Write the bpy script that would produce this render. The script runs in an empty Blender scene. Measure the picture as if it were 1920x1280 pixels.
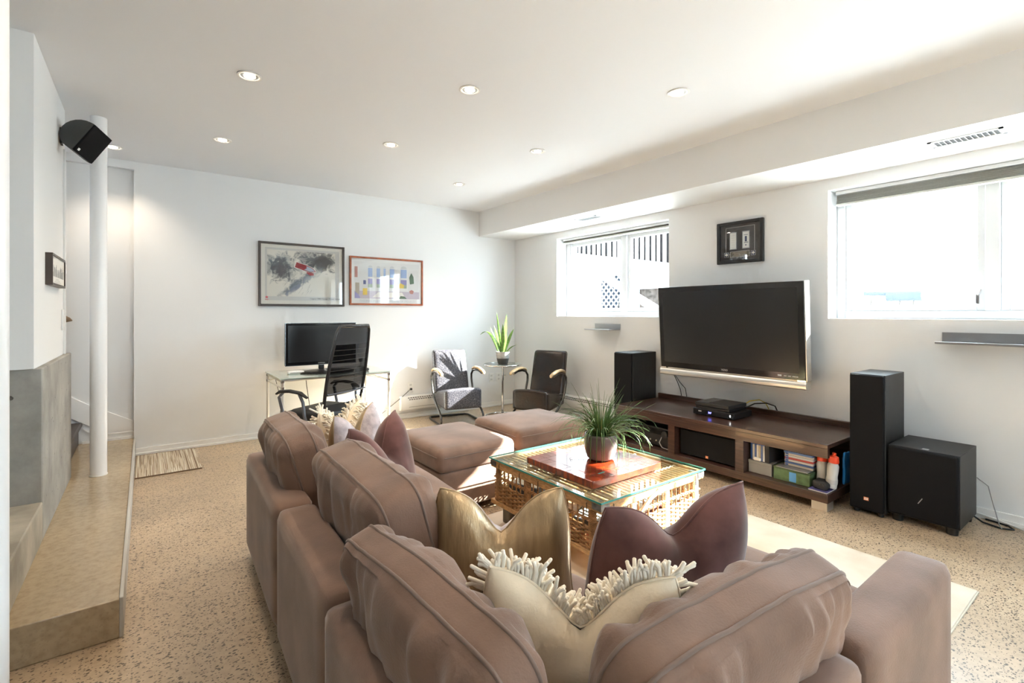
import bpy, bmesh, math, random
from mathutils import Vector, Matrix, noise
R = math.radians
rnd = random.Random(7)
scene = bpy.context.scene
C = scene.collection

# ---------------------------------------------------------------- camera
cam_d = bpy.data.cameras.new('camera'); cam = bpy.data.objects.new('camera', cam_d); C.objects.link(cam)
cam.location = (0, 0, 1.25); cam.rotation_euler = (R(90), 0, -R(36.79))
cam_d.sensor_width = 36; cam_d.lens = 17.254; cam_d.shift_y = -54.0/1920; cam_d.clip_start = .03; cam_d.clip_end = 200
scene.camera = cam
# ---------------------------------------------------------------- world and sun
world = bpy.data.worlds.new('sky'); scene.world = world; world.use_nodes = True
bg = world.node_tree.nodes['Background']; bg.inputs[0].default_value = (.70, .85, 1, 1); bg.inputs[1].default_value = 10.5
sun_d = bpy.data.lights.new('sun', 'SUN'); sun_d.energy = 34; sun_d.angle = R(.6); sun_d.color = (1, .96, .91)
sun = bpy.data.objects.new('sun', sun_d); C.objects.link(sun); sun.location = (9, -3, 6)
sun.rotation_euler = Vector((-1, .58, -.685)).to_track_quat('-Z', 'Y').to_euler()
DOWNLIGHT = 11.5
# ---------------------------------------------------------------- exposure
vs = scene.view_settings
vs.view_transform = 'Standard'; vs.look = 'None'; vs.gamma = 1; vs.use_curve_mapping = False; vs.exposure = 1.47
scene.cycles.use_denoising = True; scene.cycles.use_adaptive_sampling = True; scene.cycles.adaptive_threshold = .10; scene.cycles.adaptive_min_samples = 20
scene.cycles.max_bounces = 8; scene.cycles.diffuse_bounces = 4; scene.cycles.glossy_bounces = 4
scene.cycles.transparent_max_bounces = 14; scene.cycles.sample_clamp_indirect = 8
scene.cycles.caustics_reflective = False; scene.cycles.caustics_refractive = False

# ---------------------------------------------------------------- room numbers
XR, YB, ZC, XK, ZK = 4.096, 5.413, 2.57, 3.505, 2.247
XL, YF = -2.2, -3.2

# ---------------------------------------------------------------- materials
MATS = {}
def mat(name, col, rough=.6, metal=0, var=0, vscale=8, bump=0, bscale=60, sheen=0, spec=.5, coat=0, emit=None, estr=0, stretch=None, col2=None, alpha=None):
    if name in MATS: return MATS[name]
    m = bpy.data.materials.new(name); m.use_nodes = True
    nt = m.node_tree; b = nt.nodes['Principled BSDF']
    b.inputs['Base Color'].default_value = (*col, 1); b.inputs['Roughness'].default_value = rough
    b.inputs['Metallic'].default_value = metal; b.inputs['Specular IOR Level'].default_value = spec
    b.inputs['Sheen Weight'].default_value = sheen; b.inputs['Sheen Roughness'].default_value = .4
    b.inputs['Coat Weight'].default_value = coat; b.inputs['Coat Roughness'].default_value = .05
    if emit: b.inputs['Emission Color'].default_value = (*emit, 1); b.inputs['Emission Strength'].default_value = estr
    if var or bump:
        tc = nt.nodes.new('ShaderNodeTexCoord'); mp = nt.nodes.new('ShaderNodeMapping')
        nt.links.new(tc.outputs['Object'], mp.inputs[0])
        if stretch: mp.inputs['Scale'].default_value = stretch
    if var:
        n = nt.nodes.new('ShaderNodeTexNoise'); n.inputs['Scale'].default_value = vscale; n.inputs['Detail'].default_value = 5
        nt.links.new(mp.outputs[0], n.inputs['Vector'])
        r = nt.nodes.new('ShaderNodeValToRGB')
        c2 = col2 if col2 else tuple(max(0, c*(1-var)) for c in col); c1 = col if col2 else tuple(min(1, c*(1+var*.6)) for c in col)
        r.color_ramp.elements[0].position = .36; r.color_ramp.elements[0].color = (*c2, 1)
        r.color_ramp.elements[1].position = .64; r.color_ramp.elements[1].color = (*c1, 1)
        nt.links.new(n.outputs['Fac'], r.inputs[0]); nt.links.new(r.outputs[0], b.inputs['Base Color'])
    if bump:
        n = nt.nodes.new('ShaderNodeTexNoise'); n.inputs['Scale'].default_value = bscale; n.inputs['Detail'].default_value = 4
        nt.links.new(mp.outputs[0], n.inputs['Vector'])
        bp = nt.nodes.new('ShaderNodeBump'); bp.inputs['Strength'].default_value = bump; bp.inputs['Distance'].default_value = .01
        nt.links.new(n.outputs['Fac'], bp.inputs['Height']); nt.links.new(bp.outputs[0], b.inputs['Normal'])
    MATS[name] = m
    return m

def thin_glass(name, tint, ior=1.5, rough=0.0):
    m = bpy.data.materials.new(name); m.use_nodes = True; nt = m.node_tree
    nt.nodes.remove(nt.nodes['Principled BSDF']); out = nt.nodes['Material Output']
    t = nt.nodes.new('ShaderNodeBsdfTransparent'); t.inputs[0].default_value = (*tint, 1)
    g = nt.nodes.new('ShaderNodeBsdfGlossy'); g.inputs['Roughness'].default_value = rough
    lw = nt.nodes.new('ShaderNodeLayerWeight'); lw.inputs[0].default_value = .5; pw = nt.nodes.new('ShaderNodeMath'); pw.operation = 'POWER'; pw.inputs[1].default_value = 5
    nt.links.new(lw.outputs['Facing'], pw.inputs[0]); f0 = ((ior-1)/(ior+1))**2
    fr = nt.nodes.new('ShaderNodeMath'); fr.operation = 'MULTIPLY_ADD'; fr.inputs[1].default_value = 1-f0; fr.inputs[2].default_value = f0
    nt.links.new(pw.outputs[0], fr.inputs[0])
    mx = nt.nodes.new('ShaderNodeMixShader')
    nt.links.new(fr.outputs[0], mx.inputs[0]); nt.links.new(t.outputs[0], mx.inputs[1]); nt.links.new(g.outputs[0], mx.inputs[2])
    nt.links.new(mx.outputs[0], out.inputs[0]); MATS[name] = m
    return m

def nodes(m): return m.node_tree.nodes, m.node_tree.links

def concrete_floor(name, base, dark, speck=1.0, rough=.28):
    m = mat(name, base, rough); N, L = nodes(m); b = N['Principled BSDF']
    tc = N.new('ShaderNodeTexCoord')
    big = N.new('ShaderNodeTexNoise'); big.inputs['Scale'].default_value = 1.1; big.inputs['Detail'].default_value = 6
    L.new(tc.outputs['Object'], big.inputs['Vector'])
    r = N.new('ShaderNodeValToRGB'); r.color_ramp.elements[0].position = .32; r.color_ramp.elements[1].position = .7
    r.color_ramp.elements[0].color = (*[c*.72 for c in base], 1); r.color_ramp.elements[1].color = (*[min(1, c*1.12) for c in base], 1)
    L.new(big.outputs['Fac'], r.inputs[0])
    fine = N.new('ShaderNodeTexNoise'); fine.inputs['Scale'].default_value = 38; fine.inputs['Detail'].default_value = 5
    L.new(tc.outputs['Object'], fine.inputs['Vector'])
    mf = N.new('ShaderNodeMix'); mf.data_type = 'RGBA'; mf.blend_type = 'MULTIPLY'; mf.inputs[0].default_value = .45
    rf = N.new('ShaderNodeValToRGB'); rf.color_ramp.elements[0].position = .3; rf.color_ramp.elements[1].position = .6
    rf.color_ramp.elements[0].color = (.6, .55, .5, 1)
    L.new(fine.outputs['Fac'], rf.inputs[0]); L.new(r.outputs[0], mf.inputs[6]); L.new(rf.outputs[0], mf.inputs[7])
    last = mf.outputs[2]
    # exposed aggregate: small dark stones, clustered
    for sc, th, seed in ((62, .27, 0), (36, .22, 3.7), (90, .25, 8.1)):
        mp = N.new('ShaderNodeMapping'); mp.inputs['Location'].default_value = (seed, seed*2, 0); mp.inputs['Scale'].default_value = (1, 1.5, 1)
        L.new(tc.outputs['Object'], mp.inputs[0])
        v = N.new('ShaderNodeTexVoronoi'); v.inputs['Scale'].default_value = sc; v.feature = 'F1'; L.new(mp.outputs[0], v.inputs['Vector'])
        dn = N.new('ShaderNodeTexNoise'); dn.inputs['Scale'].default_value = sc*2.2; L.new(mp.outputs[0], dn.inputs['Vector'])
        ad = N.new('ShaderNodeMath'); ad.operation = 'MULTIPLY_ADD'; ad.inputs[1].default_value = .35; L.new(dn.outputs['Fac'], ad.inputs[0]); L.new(v.outputs['Distance'], ad.inputs[2])
        cl = N.new('ShaderNodeTexNoise'); cl.inputs['Scale'].default_value = 2.3; cl.inputs['Detail'].default_value = 3; L.new(mp.outputs[0], cl.inputs['Vector'])
        sep = N.new('ShaderNodeSeparateColor'); L.new(v.outputs['Color'], sep.inputs[0])
        gt = N.new('ShaderNodeMath'); gt.operation = 'MULTIPLY_ADD'; gt.inputs[1].default_value = -1.5; gt.inputs[2].default_value = 1.08
        L.new(cl.outputs['Fac'], gt.inputs[0])       # cluster-dependent threshold on the random cell value
        keep = N.new('ShaderNodeMath'); keep.operation = 'GREATER_THAN'; L.new(sep.outputs[0], keep.inputs[0]); L.new(gt.outputs[0], keep.inputs[1])
        lt = N.new('ShaderNodeMath'); lt.operation = 'LESS_THAN'; lt.inputs[1].default_value = th+.175; L.new(ad.outputs[0], lt.inputs[0])
        mu = N.new('ShaderNodeMath'); mu.operation = 'MULTIPLY'; L.new(keep.outputs[0], mu.inputs[0]); L.new(lt.outputs[0], mu.inputs[1])
        ms = N.new('ShaderNodeMath'); ms.operation = 'MULTIPLY'; ms.inputs[1].default_value = .85*speck; L.new(mu.outputs[0], ms.inputs[0])
        mx = N.new('ShaderNodeMix'); mx.data_type = 'RGBA'; L.new(ms.outputs[0], mx.inputs[0]); L.new(last, mx.inputs[6]); mx.inputs[7].default_value = (*dark, 1)
        last = mx.outputs[2]
    L.new(last, b.inputs['Base Color'])
    rr = N.new('ShaderNodeMapRange'); rr.inputs[3].default_value = rough*.7; rr.inputs[4].default_value = rough*1.5
    L.new(big.outputs['Fac'], rr.inputs[0]); L.new(rr.outputs[0], b.inputs['Roughness'])
    return m

WALL = mat('wall paint warm white', (.78, .785, .785), .65, bump=.02, bscale=30)
CEIL = mat('ceiling paint', (.82, .835, .86), .75)
TRIM = mat('white gloss trim', (.84, .83, .81), .35)
COLUMN = mat('white column enamel', (.84, .84, .84), .28)
FLOOR = concrete_floor('polished aggregate concrete', (.57, .435, .295), (.055, .04, .03), 1.0, .30)
SLAB = concrete_floor('polished smooth concrete', (.50, .39, .25), (.2, .15, .1), .2, .16)
RAWC = mat('raw grey concrete', (.36, .345, .31), .8)
def pits(m, base):
    N, L = nodes(m); b = N['Principled BSDF']; tc = N.new('ShaderNodeTexCoord')
    n1 = N.new('ShaderNodeTexNoise'); n1.inputs['Scale'].default_value = 3; n1.inputs['Detail'].default_value = 9; n1.inputs['Roughness'].default_value = .65; L.new(tc.outputs['Object'], n1.inputs['Vector'])
    r = N.new('ShaderNodeValToRGB'); r.color_ramp.elements[0].position = .3; r.color_ramp.elements[1].position = .7
    r.color_ramp.elements[0].color = (*[c*.6 for c in base], 1); r.color_ramp.elements[1].color = (*[c*1.2 for c in base], 1); L.new(n1.outputs['Fac'], r.inputs[0])
    v = N.new('ShaderNodeTexVoronoi'); v.inputs['Scale'].default_value = 16; L.new(tc.outputs['Object'], v.inputs['Vector'])
    sp = N.new('ShaderNodeSeparateColor'); L.new(v.outputs['Color'], sp.inputs[0])
    th = N.new('ShaderNodeMath'); th.operation = 'MULTIPLY_ADD'; th.inputs[1].default_value = .5; th.inputs[2].default_value = -.27; L.new(sp.outputs[0], th.inputs[0])
    dn = N.new('ShaderNodeTexNoise'); dn.inputs['Scale'].default_value = 60; L.new(tc.outputs['Object'], dn.inputs['Vector'])
    ad = N.new('ShaderNodeMath'); ad.operation = 'MULTIPLY_ADD'; ad.inputs[1].default_value = .25; L.new(dn.outputs['Fac'], ad.inputs[0]); L.new(v.outputs['Distance'], ad.inputs[2])
    sb = N.new('ShaderNodeMath'); sb.operation = 'SUBTRACT'; L.new(ad.outputs[0], sb.inputs[0]); L.new(th.outputs[0], sb.inputs[1])
    mr = N.new('ShaderNodeMapRange'); mr.inputs[1].default_value = .07; mr.inputs[2].default_value = .13; L.new(sb.outputs[0], mr.inputs[0])
    mx = N.new('ShaderNodeMix'); mx.data_type = 'RGBA'; L.new(mr.outputs[0], mx.inputs[0]); mx.inputs[6].default_value = (*[c*.3 for c in base], 1); L.new(r.outputs[0], mx.inputs[7]); L.new(mx.outputs[2], b.inputs['Base Color'])
    bp = N.new('ShaderNodeBump'); bp.inputs['Strength'].default_value = .8; bp.inputs['Distance'].default_value = .01; L.new(mr.outputs[0], bp.inputs['Height']); L.new(bp.outputs[0], b.inputs['Normal'])
pits(RAWC, (.38, .365, .33))
VINYL = mat('white window vinyl', (.76, .78, .80), .3)
PANE = thin_glass('window glass', (.97, .99, .98)); GLAZE = thin_glass('picture glass', (.985, .985, .985))
TABLEGLASS = thin_glass('table glass', (.93, .98, .96))
GLASSEDGE = mat('teal glass edge', (.05, .30, .27), .1, coat=.5)
TAUPE = mat('taupe brushed suede', (.225, .138, .099), .85, var=.25, vscale=5, bump=.12, bscale=220, sheen=.3)
TAUPE_D = mat('taupe suede piping', (.19, .132, .105), .85, sheen=.3)
MAUVE = mat('mauve velvet', (.15, .068, .06), .85, var=.45, vscale=6, sheen=.55, spec=.15)
GOLD = mat('gold grey silk', (.46, .33, .185), .32, .35, var=.35, vscale=9, stretch=(2.5, 1, .35), bump=.15, bscale=70)
LILAC = mat('lilac ruched satin', (.48, .41, .42), .4, var=.25, vscale=25, bump=.5, bscale=30)
CREAM = mat('cream cotton', (.86, .73, .55), .8, bump=.08, bscale=160)
SHAG = mat('ivory wool strands', (.88, .80, .67), .9)
BLACK = mat('black plastic', (.012, .012, .013), .35)
BLACKM = mat('black matt', (.02, .02, .021), .6)
ASH = mat('black ash veneer', (.012, .0115, .011), .45, var=.4, vscale=30, stretch=(6, 6, .4), bump=.1, bscale=60)
GRILLE = mat('black speaker cloth', (.007, .007, .008), .85, bump=.1, bscale=500, spec=.2)
SCREEN = mat('dark glossy screen', (.008, .008, .009), .12, spec=.6)
SCREENM = mat('dark satin screen', (.012, .012, .013), .28, spec=.5)
SILVER = mat('brushed silver', (.62, .61, .59), .32, .9)
CHROME = mat('chrome', (.72, .72, .72), .08, 1)
STEEL = mat('brushed steel', (.36, .36, .365), .3, 1, bump=.05, bscale=200)
DSTEEL = mat('dark tubular steel', (.10, .095, .09), .25, .9)
WENGE = mat('dark wenge wood', (.055, .026, .018), .3, var=.45, vscale=6, stretch=(14, .6, 14), coat=.25)
LEATHER = mat('black worn leather', (.018, .015, .013), .26, var=.5, vscale=7, bump=.2, bscale=70, col2=(.03, .018, .013))
PALEWOOD = mat('pale beech', (.55, .38, .2), .4, var=.2, vscale=14)
WICKER = mat('honey and shaded willow cane', (.36, .18, .07), .55, var=.35, vscale=30)
WICKERL = mat('pale and sunlit willow cane', (.58, .41, .23), .5, var=.3, vscale=40)
CRATEWOOD = mat('aged crate wood', (.45, .25, .10), .55, var=.3, vscale=12, stretch=(3, 3, 12))
TIN = mat('dull tin plate', (.2, .2, .2), .45, .7, var=.4, vscale=40)
ROSEWOOD = mat('lacquered rosewood', (.33, .038, .006), .22, var=.4, vscale=6, stretch=(2, 9, 2), coat=1.0, col2=(.10, .014, .006))
WHITE = mat('white plastic', (.82, .82, .80), .4)
PAPER = mat('paper white', (.80, .78, .73), .7)
IRON = mat('blackened iron', (.03, .028, .026), .5, .6)
CABLE = mat('black cable', (.015, .015, .015), .5)
SOIL = mat('potting soil', (.03, .02, .013), .95, bump=.8, bscale=80)
LEAFG = mat('leaf green', (.10, .22, .035), .4, var=.4, vscale=12)
GRASSM = mat('grass blade green', (.12, .23, .06), .45, var=.6, vscale=5, col2=(.045, .10, .03))

# ---------------------------------------------------------------- mesh helpers
class B:
    """collects shapes, builds ONE mesh object"""
    def __init__(s): s.v = []; s.f = []; s.mi = []
    def add(s, vs, fs, mi=0):
        o = len(s.v); s.v += [tuple(v) for v in vs]; s.f += [tuple(i+o for i in f) for f in fs]; s.mi += [mi]*len(fs); return s
    def box(s, x0, x1, y0, y1, z0, z1, mi=0, m=None):
        vs = [Vector((x, y, z)) for z in (z0, z1) for y in (y0, y1) for x in (x0, x1)]
        if m: vs = [m @ v for v in vs]
        return s.add(vs, [(0, 2, 3, 1), (4, 5, 7, 6), (0, 1, 5, 4), (2, 6, 7, 3), (0, 4, 6, 2), (1, 3, 7, 5)], mi)
    def ring(s, x0, x1, y0, y1, z0, z1, w):
        """rectangular frame in the y-z plane"""
        s.box(x0, x1, y0, y0+w, z0, z1).box(x0, x1, y1-w, y1, z0, z1)
        return s.box(x0, x1, y0+w, y1-w, z0, z0+w).box(x0, x1, y0+w, y1-w, z1-w, z1)
    def prism(s, pts, axis, a, b, mi=0):
        """polygon pts (2D) extruded along axis from a to b"""
        n = len(pts)
        def mk(p, t): return {'x': (t, p[0], p[1]), 'y': (p[0], t, p[1]), 'z': (p[0], p[1], t)}[axis]
        vs = [mk(p, a) for p in pts] + [mk(p, b) for p in pts]
        fs = [tuple(range(n))[::-1], tuple(range(n, 2*n))] + [(i, (i+1) % n, n+(i+1) % n, n+i) for i in range(n)]
        return s.add(vs, fs, mi)
    def lathe(s, prof, c=(0, 0, 0), n=24, mi=0, m=None, cap=True):
        vs = []; fs = []
        for r, z in prof:
            for i in range(n):
                a = 2*math.pi*i/n; vs.append(Vector((c[0]+r*math.cos(a), c[1]+r*math.sin(a), c[2]+z)))
        for k in range(len(prof)-1):
            for i in range(n): fs.append((k*n+i, k*n+(i+1) % n, (k+1)*n+(i+1) % n, (k+1)*n+i))
        if cap:
            fs.append(tuple(range(n))[::-1]); fs.append(tuple((len(prof)-1)*n+i for i in range(n)))
        if m: vs = [m @ v for v in vs]
        return s.add(vs, fs, mi)
    def tube(s, pts, r, n=8, closed=False, mi=0, flat=1.0):
        pts = [Vector(p) for p in pts]; L = len(pts); vs = []; fs = []
        rr = r if isinstance(r, (list, tuple)) else [r]*L
        up = None
        for i, p in enumerate(pts):
            if closed: t = (pts[(i+1) % L]-pts[i-1])
            else: t = pts[min(i+1, L-1)]-pts[max(i-1, 0)]
            if t.length < 1e-9: t = Vector((0, 0, 1))
            t.normalize()
            if up is None:
                up = Vector((0, 0, 1)) if abs(t.z) < .9 else Vector((1, 0, 0))
            sd = t.cross(up)
            if sd.length < 1e-6: sd = t.orthogonal()
            sd.normalize(); up = sd.cross(t).normalized()
            for k in range(n):
                a = 2*math.pi*k/n; vs.append(p+(sd*math.cos(a)+up*math.sin(a)*flat)*rr[i])
        seg = L if closed else L-1
        for i in range(seg):
            j = (i+1) % L
            for k in range(n): fs.append((i*n+k, i*n+(k+1) % n, j*n+(k+1) % n, j*n+k))
        if not closed:
            fs.append(tuple(range(n))[::-1]); fs.append(tuple((L-1)*n+k for k in range(n)))
        return s.add(vs, fs, mi)
    def cyl(s, a, b, r, n=16, mi=0): return s.tube([a, b], r, n, mi=mi)
    def mesh(s, name, mats, smooth=None):
        me = bpy.data.meshes.new(name); me.from_pydata(s.v, [], s.f)
        for m in (mats if isinstance(mats, (list, tuple)) else [mats]): me.materials.append(m)
        if len(set(s.mi)) > 1: me.polygons.foreach_set('material_index', s.mi)
        bm = bmesh.new(); bm.from_mesh(me); bmesh.ops.delete(bm, geom=[v for v in bm.verts if not v.link_faces], context='VERTS'); bmesh.ops.recalc_face_normals(bm, faces=bm.faces); bm.to_mesh(me); bm.free()
        if smooth is not None:
            me.polygons.foreach_set('use_smooth', [True]*len(me.polygons)); me.set_sharp_from_angle(angle=R(smooth))
        me.update(); return me
    def build(s, name, mats, parent=None, smooth=None, bevel=0, seg=2, world=True, loc=None):
        o = bpy.data.objects.new(name, s.mesh(name, mats, smooth)); C.objects.link(o)
        if parent:
            o.parent = parent
            if world and not parent.get('_local') and parent.type == 'EMPTY': o.matrix_parent_inverse = parent.matrix_basis.inverted()
        if loc: o.location = loc
        if bevel:
            md = o.modifiers.new('bevel', 'BEVEL'); md.width = bevel; md.segments = seg; md.limit_method = 'ANGLE'; md.angle_limit = R(40)
            o.data.polygons.foreach_set('use_smooth', [True]*len(o.data.polygons))
            if smooth is None: o.data.set_sharp_from_angle(angle=R(50))
            md.harden_normals = False
        return o

def tag(o, label, cat, group=None, kind=None):
    o['label'] = label; o['category'] = cat
    if group: o['group'] = group
    if kind: o['kind'] = kind
    return o
def thing(name, label, cat, loc=(0, 0, 0), rotz=0, group=None, local=False):
    o = bpy.data.objects.new(name, None); C.objects.link(o); o.location = loc; o.rotation_euler = (0, 0, rotz)
    o.empty_display_size = .1; tag(o, label, cat, group)
    if local: o['_local'] = 1
    return o
def struct(name, b, m, label, cat, **k):
    o = b.build(name, m, **k); o['kind'] = 'structure'; o['label'] = label; o['category'] = cat
    return o
def dup(root, loc, rotz, label, group=None):
    r = root.copy(); C.objects.link(r); r.location = loc; r.rotation_euler = (0, 0, rotz); r['label'] = label
    if group: r['group'] = group
    for ch in list(root.children):
        c = ch.copy(); C.objects.link(c); c.parent = r
        for g in list(ch.children):
            d = g.copy(); C.objects.link(d); d.parent = c
    return r
def text_mesh(txt, size, name, m, extrude=.0004, align='CENTER'):
    cu = bpy.data.curves.new(name, 'FONT'); cu.body = txt; cu.size = size; cu.extrude = extrude; cu.align_x = align; cu.align_y = 'CENTER'
    o = bpy.data.objects.new(name, cu); C.objects.link(o)
    bpy.context.view_layer.update()
    me = bpy.data.meshes.new_from_object(o.evaluated_get(bpy.context.evaluated_depsgraph_get())); me.name = name
    bpy.data.objects.remove(o); bpy.data.curves.remove(cu)
    me.materials.clear(); me.materials.append(m)
    return me
def text(name, txt, size, m, M, parent, align='CENTER'):
    """M: world (or local) matrix of the text plane: x along the words, z out of the surface"""
    o = bpy.data.objects.new(name, text_mesh(txt, size, name, m, align=align)); C.objects.link(o)
    o.parent = parent
    if parent.type == 'EMPTY' and not parent.get('_local'): o.matrix_parent_inverse = parent.matrix_basis.inverted()
    o.matrix_basis = M
    return o
def plane_m(origin, xdir, ydir):
    x = Vector(xdir).normalized(); y = Vector(ydir).normalized(); z = x.cross(y)
    m = Matrix((x, y, z)).transposed().to_4x4(); m.translation = Vector(origin); return m

def rounded_block(hx, hy, hz, r, n=14, disp=None, side=None):
    """box-grid rounded block centred at the origin, returns B"""
    b = B(); inner = Vector((hx-r, hy-r, hz-r))
    def warp(t): return math.copysign(abs(t)**.72, t)
    def pt(p):
        q = Vector((p[0]*hx, p[1]*hy, p[2]*hz))
        c = Vector([max(-inner[i], min(inner[i], q[i])) for i in range(3)])
        d = q-c
        if d.length > 1e-9: q = c+d.normalized()*r
        return disp(q) if disp else q
    for ax in range(3):
        for sg in (-1, 1):
            vs = []; fs = []
            for i in range(n+1):
                for j in range(n+1):
                    p = [0, 0, 0]; p[ax] = sg; p[(ax+1) % 3] = warp(2*i/n-1); p[(ax+2) % 3] = warp(2*j/n-1); vs.append(pt(p))
            for i in range(n):
                for j in range(n):
                    a = i*(n+1)+j; f = (a, a+n+1, a+n+2, a+1); fs.append(f if sg > 0 else f[::-1])
            b.add(vs, fs)
    return b
def weld(o, d=1e-4):
    bm = bmesh.new(); bm.from_mesh(o.data); bmesh.ops.remove_doubles(bm, verts=bm.verts, dist=d); bmesh.ops.recalc_face_normals(bm, faces=bm.faces)
    bm.to_mesh(o.data); bm.free(); o.data.polygons.foreach_set('use_smooth', [True]*len(o.data.polygons)); o.data.update(); return o
# ================================================================= THE ROOM
b = B().box(XL, XR+.25, YF, YB+.3, -.12, 0)
struct('floor', b, FLOOR, 'tan polished concrete floor with exposed dark aggregate', 'floor')
b = B().box(XL, XR+.25, YF, YB+.3, ZC, ZC+.12)
struct('ceiling', b, CEIL, 'smooth white ceiling over the whole room', 'ceiling')
# back wall, with the shallow stair recess on its left
b = B().box(-.078, XR+.25, YB, YB+.3, 0, ZC).box(XL, -.078, YB, YB+.3, 2.50, ZC).box(XL, -.078, YB+.05, YB+.3, 0, 2.50)
struct('wall_back', b, WALL, 'white end wall with the two posters', 'wall')
# right wall with two window openings and a third, unseen, added for fill light
W1 = (2.921, 4.548); W2 = (-.10, 1.526); W_FILL = (-3.0, -1.7); ZS, ZT = 1.207, 2.165
b = B(); T = XR+.25
b.box(XR, T, YF, YB, 0, ZS).box(XR, T, YF, YB, ZT, ZC)
for a, c in ((YF, W_FILL[0]), (W_FILL[1], W2[0]), (W2[1], W1[0]), (W1[1], YB)): b.box(XR, T, a, c, ZS, ZT)
struct('wall_right', b, WALL, 'white long wall with the windows and the television', 'wall')
b = B().box(XK, XR, YF, YB, ZK, ZC)
struct('trim_1', b, WALL, 'long boxed bulkhead below the ceiling above the windows', 'bulkhead')
b = B().box(XL-.2, XL, YF, YB, 0, ZC)
struct('wall_left', b, WALL, 'white far left wall behind the column', 'wall')
b = B().box(XL, 1.2, YF-.2, YF, 0, ZC).box(2.1, XR, YF-.2, YF, 0, ZC).box(1.2, 2.1, YF-.2, YF, 2.05, ZC)
struct('wall_front', b, WALL, 'white wall behind the camera with a door opening added for fill light', 'wall')
d3 = thing('fill_door', 'unseen glazed door added behind the camera for fill light', 'door', (1.65, YF-.1, 0)); d3['kind'] = 'structure'  # unseen door, added to let weak fill in from behind
B().box(1.2, 1.3, YF-.13, YF-.07, 0, 2.05).box(2.0, 2.1, YF-.13, YF-.07, 0, 2.05).box(1.3, 2.0, YF-.13, YF-.07, 1.95, 2.05).box(1.3, 2.0, YF-.13, YF-.07, 0, .5).build('door_frame', VINYL, d3)
B().box(1.3, 2.0, YF-.104, YF-.096, .5, 1.95).build('pane', PANE, d3)

# boards along the floor
b = B().box(.0-.078, XR, YB-.014, YB, 0, .062).box(-.078, XR, YB-.024, YB, 0, .022)
struct('baseboard_back', b, TRIM, 'low white board along the end wall', 'baseboard', bevel=.003)
b = B().box(XR-.014, XR, YF, YB, 0, .062).box(XR-.024, XR, YF, YB, 0, .022)
struct('baseboard_right', b, TRIM, 'low white board along the window wall', 'baseboard', bevel=.003)

# windows ---------------------------------------------------------
def window(n, y0, y1, label, ym=None):
    t = thing('window_%d' % n, label, 'window', (XR+.2, (y0+y1)/2, ZS)); t['kind'] = 'structure'
    f = B(); x0, x1 = XR+.165, XR+.235
    f.ring(x0, x1, y0, y1, ZS, ZT, .055)
    f.build('window_frame', VINYL, t, bevel=.006)
    ym = ym or (y0+y1)/2
    B().box(x0-.01, x1-.002, ym-.035, ym+.035, ZS+.055, ZT-.055).build('mullion', VINYL, t, bevel=.006)
    for a, c in ((y0+.055, ym-.035), (ym+.035, y1-.055)):
        s = B(); z0, z1 = ZS+.055, ZT-.055
        s.ring(x0+.015, x1-.015, a, c, z0, z1, .04)
        so = s.build('sash', VINYL, t, bevel=.004)
        B().box(x0+.034, x0+.040, a+.035, c-.035, z0+.035, z1-.035).build('pane', PANE, so)
    lk = B().box(x0-.022, x0-.01, ym+.06, ym+.075, ZS+.1, ZS+.16).cyl((x0-.016, ym+.067, ZS+.15), (x0-.03, ym+.05, ZS+.19), .005)
    lk.build('latch', STEEL, t)
    return t
window(1, *W1, 'white sliding window left of the television', 3.612)
window(2, *W2, 'white sliding window right of the television', .66)
window(3, *W_FILL, 'unseen white sliding window added behind the camera for fill light')  # out of view, added to bring in side fill
for (y0, y1) in (W1, W2, W_FILL):      # sky portals in the openings (they emit nothing, they only guide sampling)
    ld = bpy.data.lights.new('sky_portal', 'AREA'); ld.shape = 'RECTANGLE'; ld.size = ZT-ZS; ld.size_y = y1-y0; ld.cycles.is_portal = True
    lo = bpy.data.objects.new('sky_portal', ld); C.objects.link(lo); lo.location = (XR+.26, (y0+y1)/2, (ZS+ZT)/2); lo.rotation_euler = (0, R(90), 0)
ld = bpy.data.lights.new('sky_portal', 'AREA'); ld.shape = 'RECTANGLE'; ld.size = .9; ld.size_y = 2.0; ld.cycles.is_portal = True
lo = bpy.data.objects.new('sky_portal', ld); C.objects.link(lo); lo.location = (1.65, YF-.15, 1.03); lo.rotation_euler = (R(90), 0, 0)

def blind(y0, y1, label, z0, cells):
    t = thing('window_blind', label, 'blind', (XR+.12, (y0+y1)/2, z0), group='raised pleated blinds')
    y0 += .02; y1 -= .02; x0, x1 = XR+.085, XR+.135
    B().box(x0, x1, y0, y1, ZT-.028, ZT-.002).build('head_rail', VINYL, t, bevel=.003)
    bm_ = mat('grey pleated blind', (.55, .54, .49), .7)
    h = (ZT-.03-z0-.016)/cells
    for i in range(cells):
        z = z0+.016+i*h
        B().prism([(x0+.004, z+h*.5), ((x0+x1)/2, z+.0006), (x1-.004, z+h*.5), ((x0+x1)/2, z+h-.0006)], 'y', y0+.003, y1-.003).build('pleat', bm_, t)
    B().box(x0, x1, y0, y1, z0, z0+.015).build('bottom_rail', bm_, t, bevel=.003)
blind(*W1, 'pale pleated blind raised to the top of the window left of the television', 2.105, 4)
blind(*W2, 'grey pleated blind raised to the top of the window right of the television', 2.055, 6)

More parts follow.
